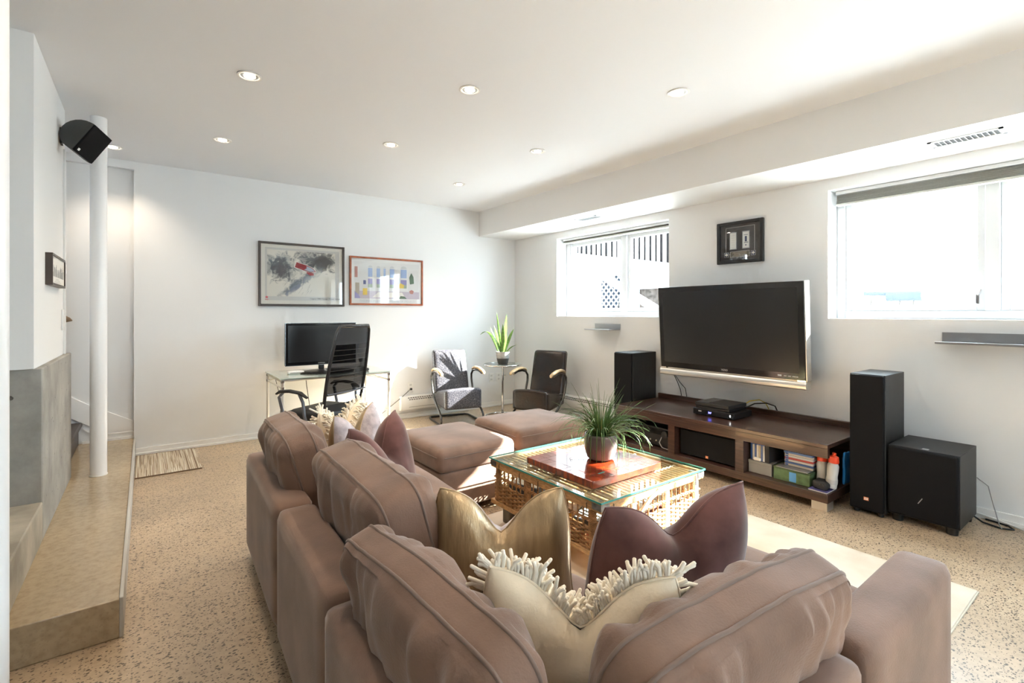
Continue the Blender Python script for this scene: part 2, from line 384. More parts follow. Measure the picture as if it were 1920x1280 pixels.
# raised concrete walk, low wall, stairwell ------------------------------------
b = B().box(XL, -.078, 2.415, YB+.05, 0, .15)
struct('floor_platform', b, SLAB, 'raised step of smooth polished concrete along the left side', 'step', bevel=.004)
b = B().box(-.080, -.066, 2.415, YB, 0, .155)
struct('trim_2', b, mat('grey joint filler', (.5, .48, .44), .6), 'thin pale strip along the edge of the raised step', 'edge strip', bevel=.003)
b = B().box(XL, -.395, 3.25, 4.394, .15, .983)
struct('wall_concrete', b, RAWC, 'pitted grey concrete low wall beside the raised step', 'wall', bevel=.006)
b = B().box(XL, -.395, 1.0, 3.25, .15, .34)
struct('wall_ledge', b, mat('grey concrete ledge', (.40, .36, .29), .6, var=.3, vscale=5, bump=.2, bscale=40), 'low concrete ledge running towards the camera from the low wall', 'ledge', bevel=.006)
b = B().box(XL, -.42, 3.21, 4.33, .983, ZC)
struct('wall_block', b, mat('bright white paint', (.82, .82, .81), .6), 'white wall block standing on the concrete low wall', 'wall', bevel=.002)
# stairs rising to the left behind the low wall
STAIRW = mat('dark stair wood', (.035, .02, .016), .4)
st = thing('staircase', 'dark wooden stairs rising behind the concrete low wall', 'stairs', (-.6, 4.9, .15)); st['kind'] = 'structure'
for i in range(5):
    x1 = -.44-.26*i; z = .15+.18*(i+1)
    B().box(max(x1-.30, XL+.01), x1+.02, 4.41, YB+.045, z-.035, z).build('tread', STAIRW, st, bevel=.012, seg=3)
    B().box(max(x1-.02, XL+.01), x1-.005, 4.41, YB+.045, z-.18, z-.035).build('riser', STAIRW, st)
# white stringer board on the stair wall
b = B().prism([(-.078, .15), (-.36, .15), (-.36, .46), (-.078, .30)], 'y', YB+.036, YB+.0505).prism([(-.36, .28), (-1.5, 1.05), (-1.5, 1.25), (-.36, .46)], 'y', YB+.036, YB+.0505)
struct('trim_3', b, TRIM, 'slanting white skirting board beside the stairs', 'trim', bevel=.003)
b = B().box(-.42, -.078, YB+.026, YB+.0355, .15, .172).prism([(-.078, .20), (-.33, .20), (-.42, .27), (-.42, .285), (-.33, .212), (-.078, .212)], 'y', YB+.030, YB+.0355)
struct('baseboard_left', b, TRIM, 'thin white mouldings at the foot of the stair wall', 'baseboard')
hr = thing('handrail', 'small brown end of a handrail seen behind the white wall block', 'handrail', (-.6, 5.4, 1.2))
B().tube([(-.475, 5.36, 1.185), (-.50, 5.36, 1.19), (-1.3, 5.36, 1.75)], [.004, .022, .022], 10).build('rail', mat('brown handrail', (.22, .15, .09), .5), hr, smooth=50)
B().cyl((-.7, 5.36, 1.32), (-.7, YB+.05, 1.30), .008).build('bracket', IRON, hr)

def column(x, y, z0, r, label):
    t = thing('support_column', label, 'column', (x, y, z0), group='white round columns')
    B().lathe([(r, z0), (r, ZC)], (x, y, 0), 40).build('shaft', COLUMN, t, smooth=40)
    B().lathe([(r+.003, z0), (r+.003, z0+.006), (r, z0+.008)], (x, y, 0), 40).build('base_ring', TRIM, t, smooth=40)
column(-.252, 4.345, .15, .046, 'slim white round column standing on the raised step')
column(-.285, 1.50, 0, .05, 'white round column close to the camera at the left edge')

# window-wall steel shelves -----------------------------------------------
def steel_shelf(y0, y1, z, label):
    t = thing('wall_shelf', label, 'shelf', (XR, (y0+y1)/2, z), group='steel ledges under the windows')
    B().box(XR-.005, XR, y0, y1, z, z+.06).build('back_plate', STEEL, t)
    B().box(XR-.17, XR-.005, y0, y1, z-.008, z).build('ledge', STEEL, t)
    B().box(XR-.175, XR-.165, y0, y1, z-.008, z+.006).build('lip', STEEL, t, bevel=.002)
steel_shelf(3.53, 3.90, 1.068, 'small empty steel ledge under the window left of the television')
steel_shelf(.30, .868, 1.065, 'long empty steel ledge under the window right of the television')

# soffit vents ---------------------------------------------------------------
def vent(y0, y1, label):
    t = thing('ceiling_vent', label, 'vent', (3.75, (y0+y1)/2, ZK), group='vents in the bulkhead')
    x0, x1 = 3.68, 3.815
    B().box(x0, x1, y0, y0+.018, ZK-.006, ZK).box(x0, x1, y1-.018, y1, ZK-.006, ZK).box(x0, x0+.018, y0, y1, ZK-.006, ZK).box(x1-.018, x1, y0, y1, ZK-.006, ZK).build('vent_frame', VINYL, t)
    B().box(x0+.015, x1-.015, y0+.015, y1-.015, ZK-.0012, ZK-.0006).build('duct', mat('vent dark', (.06, .06, .06), .8), t)
    n = int((y1-y0-.04)/.020)
    for i in range(n):
        y = y0+.022+i*(y1-y0-.044)/max(1, n-1)
        m = Matrix.Translation((0, y, ZK-.004)) @ Matrix.Rotation(R(40), 4, 'X')
        B().box(x0+.016, x1-.016, -.006, .006, -.0006, .0006, m=m).build('louvre', VINYL, t)
vent(.53, .85, 'white slotted vent in the bulkhead above the right window')
vent(3.50, 3.81, 'white slotted vent in the bulkhead above the left window')

# recessed lights ------------------------------------------------------------
LITE = mat('lit bulb', (1, .9, .75), .5, emit=(1, .86, .66), estr=14)
def downlight(x, y, label):
    t = thing('recessed_light', label, 'ceiling light', (x, y, ZC), group='recessed ceiling lights')
    B().lathe([(.062, -.0005), (.064, -.004), (.058, -.007), (.046, -.004), (.044, -.001)], (x, y, ZC), 28, cap=False).build('trim_ring', mat('white lamp trim', (.8, .79, .77), .35), t, smooth=50)
    B().lathe([(.044, -.001), (.044, -.0035), (.030, -.0035), (.030, -.001)], (x, y, ZC), 24, cap=False).build('baffle', SILVER, t, smooth=30)
    B().lathe([(.0005, -.012), (.018, -.011), (.029, -.006), (.030, -.001)], (x, y, ZC), 20).build('bulb', LITE, t, smooth=60)
    ld = bpy.data.lights.new('lamp', 'SPOT'); ld.energy = DOWNLIGHT; ld.color = (1, .83, .63); ld.spot_size = R(125); ld.spot_blend = .8; ld.shadow_soft_size = .03
    lo = bpy.data.objects.new('lamp', ld); C.objects.link(lo); lo.parent = t; lo.location = (0, 0, -.03)
for x, y, l in ((.467, 3.067, 'recessed ceiling light nearest the wall loudspeaker, largest on the left'), (1.54, 2.476, 'recessed ceiling light in the middle of the front row'), (2.56, 1.758, 'recessed ceiling light nearest the bulkhead, rightmost of the front row'),
                (.474, 4.327, 'recessed ceiling light above the striped doormat, leftmost of the second row'), (1.548, 3.658, 'recessed ceiling light in the middle of the second row'), (2.568, 3.085, 'recessed ceiling light rightmost of the second row'),
                (-.203, 5.03, 'recessed ceiling light beside the slim column above the stairs'), (2.584, 4.361, 'small bright recessed ceiling light farthest back near the bulkhead'),
                (1.53, .9, 'recessed ceiling light above the sofa corner, out of view'), (.46, 1.6, 'recessed ceiling light above the sofa back, out of view')):
    downlight(x, y, l)

# ================================================================= OUTSIDE
GROUND = mat('pale outdoor concrete', (.52, .515, .50), .9, var=.15, vscale=2)
b = B().box(XR+.25, 14, -6, 12, .95, 1.08)
struct('ground', b, GROUND, 'sunlit pale paving outside the windows', 'ground')
b = B().box(-4, 6, -9, YF-.2, -.14, -.02)
struct('ground_patio', b, GROUND, 'pale patio outside the glazed door', 'ground')
PICK = mat('bleached fence board', (.62, .60, .57), .9, var=.2, vscale=8)
SHADE = mat('fence gap shade', (.012, .011, .011), .9, spec=0)
fz = lambda y: 1.98+(y-4.4)*.17
t = thing('fence', 'weathered picket fence outside the window left of the television', 'fence', (6.5, 5.4, 1.08))
B().box(6.535, 6.56, 3.6, 7.2, 1.08, 2.56).build('gap_shade_sheet', SHADE, t)  # dark sheet added so the gaps between pickets read as shade
y = 3.6; i = 0
while y < 7.15:
    w = .045+.02*rnd.random(); B().box(6.5, 6.515, y, y+w, fz(y)-.06, 2.58+.03*rnd.random()).build('picket', PICK, t)
    y += w+.04+.04*rnd.random(); i += 1
B().prism([(3.6, 1.08), (7.2, 1.08), (7.2, fz(7.2)), (3.6, fz(3.6))], 'x', 6.40, 6.46).build('skirt_board', mat('white outdoor paint', (.8, .8, .79), .7), t)
WP = MATS['white outdoor paint']
t = thing('lattice_panel', 'diamond lattice panel outside the window left of the television', 'lattice', (5.98, 5.35, 1.2))
y0, y1, z0, z1 = 5.12, 5.56, 1.20, 1.84
B().box(5.99, 6.0, y0, y1, z0, z1).build('dark_board', mat('blue grey board', (.012, .017, .024), .9, spec=0), t)
B().box(5.96, 5.99, y0-.03, y0, 1.08, z1+.03).box(5.96, 5.99, y1, y1+.03, 1.08, z1+.03).box(5.96, 5.99, y0, y1, z1, z1+.03).box(5.96, 5.99, y0, y1, z0-.03, z0).build('lattice_frame', WP, t)
k = -.6
while k < .5:
    for sg in (-1, 1):
        pts = []
        for q in range(41):
            yy = y0+(y1-y0)*q/40; zz = z0+(z1-z0)*.5+sg*(yy-(y0+y1)/2)+k
            if z0 <= zz <= z1: pts.append((yy, zz))
        if len(pts) > 2:
            (a0, c0), (a1, c1) = pts[0], pts[-1]
            m = Matrix.Translation((5.98 if sg > 0 else 5.972, (a0+a1)/2, (c0+c1)/2)) @ Matrix.Rotation(math.atan2(c1-c0, a1-a0), 4, 'X')
            L_ = math.hypot(a1-a0, c1-c0)/2
            B().box(-.003, .003, -L_, L_, -.009, .009, m=m).build('lath', WP, t)
    k += .105
t = thing('outdoor_stair_side', 'white slanting stair stringer outside the window left of the television', 'stair side', (5.86, 4.8, 1.08))
B().prism([(5.62, 1.90), (5.62, 2.02), (4.1, 1.22), (4.1, 1.10)], 'x', 5.80, 5.86).build('stringer', WP, t)
B().box(5.80, 5.86, 5.60, 5.68, 1.08, 2.1).box(5.80, 5.86, 4.06, 4.14, 1.08, 1.3).build('post', WP, t)
t = thing('retaining_wall', 'brown grey stone retaining wall behind the outdoor stair', 'wall', (6.3, 4.6, 1.08))
B().box(6.25, 6.38, 3.7, 5.0, 1.08, 1.62).build('stone_face', mat('brown grey stone', (.05, .042, .037), .9, spec=0, var=.5, vscale=18, bump=.6, bscale=20), t)
B().box(6.2, 6.38, 3.7, 5.0, 1.62, 1.68).build('coping', WP, t)
t = thing('garden_bundle', 'bluish grey rolled bundle on thin legs outside the window right of the television', 'garden bundle', (5.5, 1.5, 1.08))
BLUEG = mat('blue grey canvas', (.035, .045, .07), .8, spec=.1)
B().tube([(5.5, 1.30, 1.40), (5.5, 1.56, 1.40)], .045, 16).build('roll', BLUEG, t, smooth=40)
B().tube([(5.5, 1.56, 1.425), (5.5, 1.74, 1.43)], .02, 10).build('pole', BLUEG, t, smooth=40)
for a in (1.36, 1.46, 1.68): B().tube([(5.5, a, 1.38), (5.48, a+.03, 1.08)], .006, 6).build('leg', IRON, t)
t = thing('garden_shed', 'pale boarded house front across the paving outside', 'building', (11, 1.5, 1.08))
B().box(11, 11.3, -5, 2.6, 1.08, 3.4).build('boarded_wall', PICK, t)
# ================================================================= SOFA
def soft(q, hx, hy, hz, bulge=.03, seed=0, wr=.006, top=.015):
    x, y, z = q.x/hx, q.y/hy, q.z/hz
    k = max(0, 1-x*x)*max(0, 1-z*z)
    p = q.copy(); p.y += math.copysign(1, q.y)*bulge*k*min(1, abs(y)*1.3)
    p.z += top*max(0, z)*(1-x*x)-.014*max(0, z)*abs(x)**5
    n1 = noise.noise(Vector((q.x*4+seed, q.y*3, q.z*4)))
    n2 = noise.noise(Vector((q.x*22+seed*3, q.y*5, q.z*7)))
    n3 = noise.noise(Vector((q.x*5+seed*5, q.y*9, q.z*22)))
    e = (abs(y))**2
    p += Vector((0, math.copysign(1, q.y) if abs(y) > .7 else 0, 1 if z > 0 else 0))*(n1*.012*1.2+n2*wr*e+n3*wr*.5*e*max(0, abs(x)-.5)*2)
    return p
def seam_ring(hx, hz, r, yv, fn, n=20, out=.004):
    pts = []
    ix, iz = hx-r, hz-r
    for cx, cz, a0 in ((ix, iz, 0), (-ix, iz, 90), (-ix, -iz, 180), (ix, -iz, 270)):
        for k in range(7):
            a = R(a0+90*k/6); pts.append((cx+r*math.cos(a), cz+r*math.sin(a)))
        nx_, nz_ = {0: (-ix, iz), 90: (-ix, -iz), 180: (ix, -iz), 270: (ix, iz)}[a0]
        ex, ez = pts[-1]
        e2 = {0: (-ix, hz), 90: (-hx, -iz), 180: (ix, -hz), 270: (hx, iz)}[a0]
        for k in range(1, n): pts.append((ex+(e2[0]-ex)*k/n, ez+(e2[1]-ez)*k/n))
    return [fn(Vector((x, yv, z))) for x, z in pts]
def back_cushion(loc, rotz, lean, w, h, t, label, seed):
    """local x along the sofa, y thickness, z height; leaning about x"""
    o = thing('back_cushion', label, 'cushion', loc, 0, 'loose back cushions on the sofa', local=True)
    o.rotation_euler = (Matrix.Rotation(rotz, 3, 'Z') @ Matrix.Rotation(lean, 3, 'X')).to_euler()
    hx, hy, hz = w/2, t/2, h/2; r = .052
    fn = lambda q: soft(q, hx, hy, hz, .03, seed, .019, .012)
    b = rounded_block(hx, hy, hz, r, 38, fn); c = b.build('cushion_body', TAUPE, o, world=False, loc=(0, 0, hz)); weld(c)
    for sg in (-1, 1):
        yv = sg*(hy-r*.72)
        # ring follows the rounded edge
        k = r-r*(1-.72); rr = math.sqrt(max(0, r*r-(yv-sg*(hy-r))**2))
        pts = seam_ring(hx-(r-rr), hz-(r-rr), max(.02, rr), yv, fn)
        B().tube(pts, .0042, 6, closed=True).build('piping', TAUPE_D, c, smooth=60)
    return o
def sofa_block(name, x0, x1, y0, y1, z0, z1, r, parent, seed=0, n=12, puff=0):
    cx, cy, cz = (x0+x1)/2, (y0+y1)/2, (z0+z1)/2; hx, hy, hz = (x1-x0)/2, (y1-y0)/2, (z1-z0)/2
    def fn(q):
        p = q.copy(); a = noise.noise(Vector((q.x*3+seed, q.y*3, q.z*3)))*.006
        if q.z > hz*.5: p.z += a+puff*max(0, 1-(q.x/hx)**2)*max(0, 1-(q.y/hy)**2)
        return p+Vector((cx, cy, cz))
    return weld(rounded_block(hx, hy, hz, r, n, fn).build(name, TAUPE, parent))
ZF, ZB = .53, .05        # frame top and underside
rot = Matrix.Translation((.36, 1.26, 0)) @ Matrix.Rotation(-R(2.0), 4, 'Z') @ Matrix.Translation((-.36, -1.26, 0))
def module(label, rect, backs, seats, rotated=False):
    x0, x1, y0, y1 = rect
    t = thing('sofa_module', label, 'sofa', ((x0+x1)/2, (y0+y1)/2, 0), group='taupe sectional sofa modules')
    i = 0
    for bx in backs: sofa_block('back_frame', *bx, ZB, ZF, .035, t, seed=i+x0*9); i += 1
    for sx in seats:
        sofa_block('seat_base', sx[0], sx[1]-.03, sx[2], sx[3], ZB, .235, .02, t, 8)
        sofa_block('seat_cushion', *sx, .225, .37, .05, t, seed=x0*5+y0*7, n=14, puff=.015)
    for fx, fy in ((x0+.08, y0+.08), (x1-.1, y0+.08), (x0+.08, y1-.08), (x1-.1, y1-.08)):
        B().box(fx-.025, fx+.025, fy-.025, fy+.025, .0125 if (fx > .9 and fy > .48) else 0, ZB+.01).build('foot', BLACKM, t)
    if rotated:
        bpy.context.view_layer.update(); t.matrix_world = rot @ t.matrix_world
    return t
g = .006
module('far left sofa section with the pile of pillows', (.36, 1.24, 1.985+g, 2.87), [(.36, .505, 1.985+g, 2.87)], [(.50, 1.24, 1.985+g, 2.86)], True)
module('middle left sofa section between the far end and the corner', (.36, 1.16, 1.262+g, 1.985-g), [(.36, .505, 1.262+g, 1.985-g)], [(.50, 1.16, 1.262+g, 1.985-g)], True)
module('corner sofa section nearest the camera', (.345, 1.205, .37, 1.255), [(.345, .49, .37, 1.255), (.488, 1.198, .37, .505)], [(.485, 1.195, .50, 1.25)])
module('right end sofa section with a grey blue sheen', (1.21, 1.875, .37, 1.23), [(1.21, 1.875, .37, .505)], [(1.21, 1.86, .50, 1.20)])
# loose back cushions; rotz: local x runs along the sofa, local -y is the rear
P90 = math.pi/2
back_cushion((.62, 2.43, .375), P90*-1-R(2), R(16), .64, .38, .17, 'taupe back cushion on the far left sofa section', 1.3)
back_cushion((.68, 1.645, .375), P90*-1-R(2), R(15), .74, .375, .18, 'taupe back cushion on the middle left sofa section', 4.1)
back_cushion((.552, .935, .375), P90*-1+R(3.0), R(18), .66, .35, .135, 'taupe back cushion on the left side of the sofa corner', 8.8)
back_cushion((.922, .575, .375), R(-4), R(17), .68, .35, .14, 'taupe back cushion on the near side of the sofa corner', 12.6)

# ----------------------------------------------------------------- pillows
def pillow(loc, rotz, lean, w, h, t, chop, m, label, seed=0, front=None, roll=0, fside=1, group='throw pillows'):
    o = thing('throw_pillow', label, 'pillow', loc, 0, group, local=True)
    o.rotation_euler = (Matrix.Rotation(rotz, 3, 'Z') @ Matrix.Rotation(lean, 3, 'X') @ Matrix.Rotation(roll, 3, 'Y')).to_euler()
    n = 30
    def pt(u, v, sg):
        x = w/2*u*(1-.06*(1-v*v)*u*u); z = h/2*(1+v*(1-.06*(1-u*u)*v*v))
        y = sg*t/2*(max(0, 1-u**4)*max(0, 1-v**4))**.62*(1-.12*v)
        y += sg*t/2*.10*max(0, (1-u*u)*(1-v*v))
        s = max(0, (v+.45)/1.45)
        c = math.exp(-(abs(u)/.40)**1.6)*s**1.4
        z -= chop*h*c; y *= 1-.45*c
        x *= 1-.16*chop/.35*max(0, v)**2
        q = Vector((x, y, z))
        k = noise.noise(Vector((x*7+seed, y*5, z*7)))*.012+noise.noise(Vector((x*22+seed, y*9+sg, z*9)))*.004
        e = max(0, (1-u*u)*(1-v*v))**.4
        q.y += sg*k*e
        dxn, dzn = x/(w*.5), (z/h-(1-chop)*.92)
        rr_ = math.hypot(dxn, dzn*1.4); q.y += sg*.009*math.sin(math.atan2(dxn, dzn)*6+seed)*math.exp(-rr_*2.6)*min(1, rr_*5)*e
        rg = math.sin(u*9+seed)*.004*max(0, v)*c; q.y += sg*rg
        return q
    b = B()
    for sg in (-1, 1):
        vs = [pt(math.sin((2*i/n-1)*math.pi/2*.999), math.sin((2*j/n-1)*math.pi/2*.999), sg) for i in range(n+1) for j in range(n+1)]
        fs = []
        for i in range(n):
            for j in range(n):
                a = i*(n+1)+j; f = (a, a+n+1, a+n+2, a+1); fs.append(f if sg < 0 else f[::-1])
        mi = 1 if (front and sg == fside) else 0
        b.add(vs, fs, mi)
    c = b.build('cover', [m, front] if front else m, o, world=False); weld(c, 2e-4)
    ring = [pt(*p, 1) for p in [(-1+2*i/24, 1) for i in range(24)]+[(1, 1-2*i/24) for i in range(24)]+[(1-2*i/24, -1) for i in range(24)]+[(-1, -1+2*i/24) for i in range(24)]]
    B().tube(ring, .003, 6, closed=True).build('edge_piping', m, c, smooth=60)
    return o, pt
def shag(o, pt, n, seed, lmin=.02, lmax=.045):
    r = random.Random(seed); b = B()
    for i in range(n):
        if i < n*.78: u, v, sg = r.uniform(-.97, .97), r.uniform(-.9, .98), 1
        else:
            e = r.random()
            u, v, sg = (r.uniform(-1, 1), .99, 1) if e < .6 else ((r.choice((-1, 1))*.99, r.uniform(-.8, 1), 1))
        p = pt(u, v, sg); du = pt(min(1, u+.02), v, sg)-pt(max(-1, u-.02), v, sg); dv = pt(u, min(1, v+.02), sg)-pt(u, max(-1, v-.02), sg)
        nn = -du.cross(dv)
        if nn.length < 1e-9: nn = Vector((0, 1, 0))
        nn.normalize()
        if nn.y < -.2: nn.y *= -1
        if v > .9: nn = (nn*.5+Vector((r.uniform(-.3, .3), .1, 1))).normalized()
        if abs(u) > .95: nn = (nn*.6+Vector((math.copysign(1, u), .1, .2))).normalized()
        L_ = r.uniform(lmin, lmax); side = Vector((r.uniform(-1, 1), r.uniform(-.3, .3), r.uniform(-1, .6)))*.5
        mid = p+nn*L_*.55+side*L_*.2; end = p+nn*L_*.9+side*L_*.75
        b.tube([p-nn*.003, mid, end, end+(end-mid)*.12], [.0042, .0045, .0042, .0022], 5)
    s = b.build('shag_strands', SHAG, o, world=False, smooth=80); s['kind'] = 'stuff'; s['label'] = 'ivory woollen shag strands'
    return s
# near group in the sofa corner
o, pt = pillow((.742, .752, .40), R(-43), R(14), .43, .355, .16, .36, CREAM, 'cream pillow with shaggy ivory front in the sofa corner', 2)
shag(o, pt, 900, 5)
pillow((.875, 1.225, .385), R(-36), R(6), .44, .345, .16, .38, GOLD, 'gold silk pillow with lilac ruched front beside the cream pillow', 6, LILAC)
pillow((1.20, .875, .385), R(-13), R(10), .57, .37, .17, .32, MAUVE, 'mauve velvet pillow leaning on the near back cushion', 9)
# far group
pillow((.85, 2.07, .385), R(40), R(-8), .50, .40, .18, .42, MAUVE, 'mauve velvet pillow on the far left sofa section', 14)
pillow((.84, 2.36, .385), R(42), R(-4), .44, .40, .14, .34, GOLD, 'gold pillow with grey ruched front behind the far mauve pillow', 17, LILAC, fside=-1)
o, pt = pillow((.83, 2.57, .385), R(40), R(-2), .46, .385, .14, .30, CREAM, 'shaggy ivory pillow at the back of the far pillow pile', 21)
shag(o, pt, 520, 11)
r2 = random.Random(3); b = B()      # strands also on the side facing the camera
for i in range(420):
    u, v = r2.uniform(-.95, .98), r2.uniform(.05, .98); p = pt(u, v, -1); L_ = r2.uniform(.02, .04)
    d = Vector((r2.uniform(-.7, .7), -1, r2.uniform(-.5, .6))).normalized(); e = p+d*L_+Vector((0, 0, -.008))
    b.tube([p, p+d*L_*.6, e], [.004, .0042, .002], 5)
s = b.build('shag_strands', SHAG, o, world=False, smooth=80); s['kind'] = 'stuff'; s['label'] = 'ivory woollen shag strands'

# ----------------------------------------------------------------- ottomans
def ottoman(x0, x1, y0, y1, label):
    t = thing('ottoman', label, 'ottoman', ((x0+x1)/2, (y0+y1)/2, 0), group='taupe storage ottomans')
    sofa_block('ottoman_base', x0+.012, x1-.012, y0+.012, y1-.012, .045, .285, .022, t, 3)
    c = sofa_block('cushion_top', x0, x1, y0, y1, .275, .42, .045, t, x0*7, 16, puff=.02)
    ring = []
    for (xa, ya), (xb, yb) in zip(((x0+.04, y0), (x1, y0+.04), (x1-.04, y1), (x0, y1-.04)), ((x1-.04, y0), (x1, y1-.04), (x0+.04, y1), (x0, y0+.04))):
        for k in range(9): ring.append((xa+(xb-xa)*k/8, ya+(yb-ya)*k/8, .375))
    B().tube(ring, .0035, 6, closed=True).build('piping', TAUPE_D, c, smooth=60)
    for fx, fy in ((x0+.07, y0+.07), (x1-.07, y0+.07), (x0+.07, y1-.07), (x1-.07, y1-.07)):
        B().box(fx-.02, fx+.02, fy-.02, fy+.02, 0, .05).build('foot', BLACKM, t)
ottoman(1.40, 1.975, 2.59, 3.27, 'taupe ottoman next to the sofa, nearest the camera')
ottoman(2.09, 2.78, 2.72, 3.32, 'taupe ottoman farther back below the right armchair')

# ----------------------------------------------------------------- rug
RUG = mat('cream marbled rug', (.74, .68, .58), .95, var=.12, vscale=2.2, bump=.25, bscale=300, col2=(.60, .50, .38))
t = thing('area_rug', 'cream rug with faint marbled pattern under the coffee table', 'rug', (2, 1.6, 0))
B().box(.95, 2.975, .51, 2.50, .001, .012).build('pile', RUG, t, bevel=.004)
B().box(.945, 2.98, .505, 2.505, .0005, .006).build('binding', mat('rug binding', (.6, .55, .46), .9), t)
# ================================================================= COFFEE TABLE (wicker crate)
cx0, cx1, cy0, cy1 = 1.645, 2.46, 1.53, 2.41; ZTB = .385
t = thing('coffee_table', 'wicker crate coffee table with wooden rim and glass top', 'table', (2.05, 1.97, 0.012))
rw = .024
for n_, bx in (('rim_rail', (cx0, cx0+rw, cy0, cy1)), ('rim_rail', (cx1-rw, cx1, cy0, cy1)), ('rim_rail', (cx0+rw, cx1-rw, cy0, cy0+rw)), ('rim_rail', (cx0+rw, cx1-rw, cy1-rw, cy1))):
    B().box(*bx, ZTB-.045, ZTB).build(n_, CRATEWOOD, t, bevel=.004)
for bx in ((cx0, cx0+rw, cy0, cy1), (cx1-rw, cx1, cy0, cy1), (cx0+rw, cx1-rw, cy0, cy0+rw), (cx0+rw, cx1-rw, cy1-rw, cy1)):
    B().box(*bx, .125, .15).build('base_rail', CRATEWOOD, t, bevel=.003)
B().box(cx0+rw, cx1-rw, cy0+rw, cy1-rw, .128, .14).build('floor_board', CRATEWOOD, t)
for px_, py_ in ((cx0, cy0), (cx1, cy0), (cx0, cy1), (cx1, cy1)):
    sx = 1 if px_ == cx0 else -1; sy = 1 if py_ == cy0 else -1
    B().box(min(px_, px_+sx*.055)-.0015, max(px_, px_+sx*.055)+.0015, min(py_, py_+sy*.055)-.0015, max(py_, py_+sy*.055)+.0015, ZTB-.034, ZTB-.006).build('corner_plate', TIN, t)
    B().box(min(px_+sx*.05, px_+sx*.12), max(px_+sx*.05, px_+sx*.12), min(py_+sy*.05, py_+sy*.12), max(py_+sy*.05, py_+sy*.12), .012, .126).build('leg', mat('grey driftwood', (.2, .17, .13), .8, var=.4, vscale=14), t, bevel=.006)
stake = B().cyl((0, 0, .15), (0, 0, ZTB-.044), .0042, 7).mesh('cane_stake', WICKER, 40)
def put(name, me, loc, parent, rz=0):
    o = bpy.data.objects.new(name, me); C.objects.link(o); o.parent = parent; o.matrix_parent_inverse = parent.matrix_basis.inverted(); o.location = loc; o.rotation_euler = (0, 0, rz); return o
def side(a, bq, axis, fixed, m_):
    """woven side between a and bq along axis; fixed = coordinate of the side plane"""
    L_ = bq-a; n = int(L_/.036); pos = [a+L_*(i+.5)/n for i in range(n)]
    mk = (lambda s, z, off: (s, fixed+off, z)) if axis == 'x' else (lambda s, z, off: (fixed+off, s, z))
    for s in pos: put('cane_stake', stake, mk(s, 0, 0), t)
    per = L_/n
    rows = [.156+i*.0105 for i in range(10)]
    for k, z in enumerate(rows):        # lower woven band
        pts = [mk(a+L_*i/(n*2), z+.0015*math.sin(i*1.7+k), .006*(1 if (i//2+k) % 2 else -1)*(1 if i % 2 else 0)) for i in range(n*2+1)]
        B().tube(pts, .0050, 5).build('woven_strand', m_, t, smooth=60)
    for z0 in (.286,):                  # twisted cord higher up
        for ph in (0, math.pi):
            pts = [mk(a+L_*i/(n*4), z0+.006*math.sin(i*math.pi/2+ph), .007*math.cos(i*math.pi/2+ph)) for i in range(n*4+1)]
            B().tube(pts, .0048, 5).build('cord_strand', m_, t, smooth=60)
    for f in (.04, .27, .62, .96):      # wrapped posts
        s0 = a+L_*f; w = .022
        for sg in (-1, 1): B().cyl(mk(s0+sg*w*.8, .15, 0), mk(s0+sg*w*.8, ZTB-.044, 0), .005, 7).build('post_cane', m_, t, smooth=40)
        pts = []
        nt_ = 22
        for i in range(nt_*6):
            an = i*math.pi/3; pts.append(mk(s0+w*math.cos(an), .156+(ZTB-.205)*i/(nt_*6), .008*math.sin(an)))
        B().tube(pts, .0043, 5).build('post_wrap', m_, t, smooth=60)
side(cx0+.03, cx1-.03, 'x', cy0+.012, WICKERL); side(cy0+.03, cy1-.03, 'y', cx0+.012, WICKER)  # left side darker, others paler: shade and sun put into the cane colours
side(cx0+.03, cx1-.03, 'x', cy1-.012, WICKERL); side(cy0+.03, cy1-.03, 'y', cx1-.012, WICKERL)
rod = B().cyl((0, cy0+rw, 0), (0, cy1-rw, 0), .0052, 7).mesh('lid_rod', WICKERL, 40)
n = 24
for i in range(n): put('lid_rod', rod, (cx0+.045+(cx1-cx0-.09)*i/(n-1), 0, ZTB-.012), t)
for yy in (cy0+.16, cy0+.44, cy0+.72):
    for ph in (0, 1):
        pts = [(cx0+.03+(cx1-cx0-.06)*i/(n*2), yy+.006*ph, ZTB-.012+.007*(1 if (i+ph) % 2 else -1)*(i % 2 or 0)) for i in range(n*2+1)]
        B().tube(pts, .004, 5).build('lid_weave', WICKERL, t, smooth=60)
nail = B().tube([(0, 0, .030), (0, -.0035, .029), (0, -.004, -.02)], .0018, 5).mesh('iron_staple', IRON, 40)
for f in (.1, .28, .5, .68, .9):
    put('iron_staple', nail, (cx0+(cx1-cx0)*f, cy0, ZTB-.045), t)
    put('iron_staple', nail, (cx0, cy0+(cy1-cy0)*f, ZTB-.045), t, -P90)
text('painted_number', '460', .035, IRON, plane_m((cx0-.0006, cy0+.29, ZTB-.022), (0, -1, 0), (0, 0, 1)), t)
gl = B().box(cx0-.006, cx1+.006, cy0-.006, cy1+.006, ZTB+.001, ZTB+.010).build('glass_top', TABLEGLASS, t, bevel=.003)
ge = B(); e = .0075
ge.box(cx0-e, cx0-e+.002, cy0-e, cy1+e, ZTB+.001, ZTB+.0095).box(cx1+e-.002, cx1+e, cy0-e, cy1+e, ZTB+.001, ZTB+.0095).box(cx0-e, cx1+e, cy0-e, cy0-e+.002, ZTB+.001, ZTB+.0095).box(cx0-e, cx1+e, cy1+e-.002, cy1+e, ZTB+.001, ZTB+.0095)
ge.build('glass_edge', GLASSEDGE, gl)
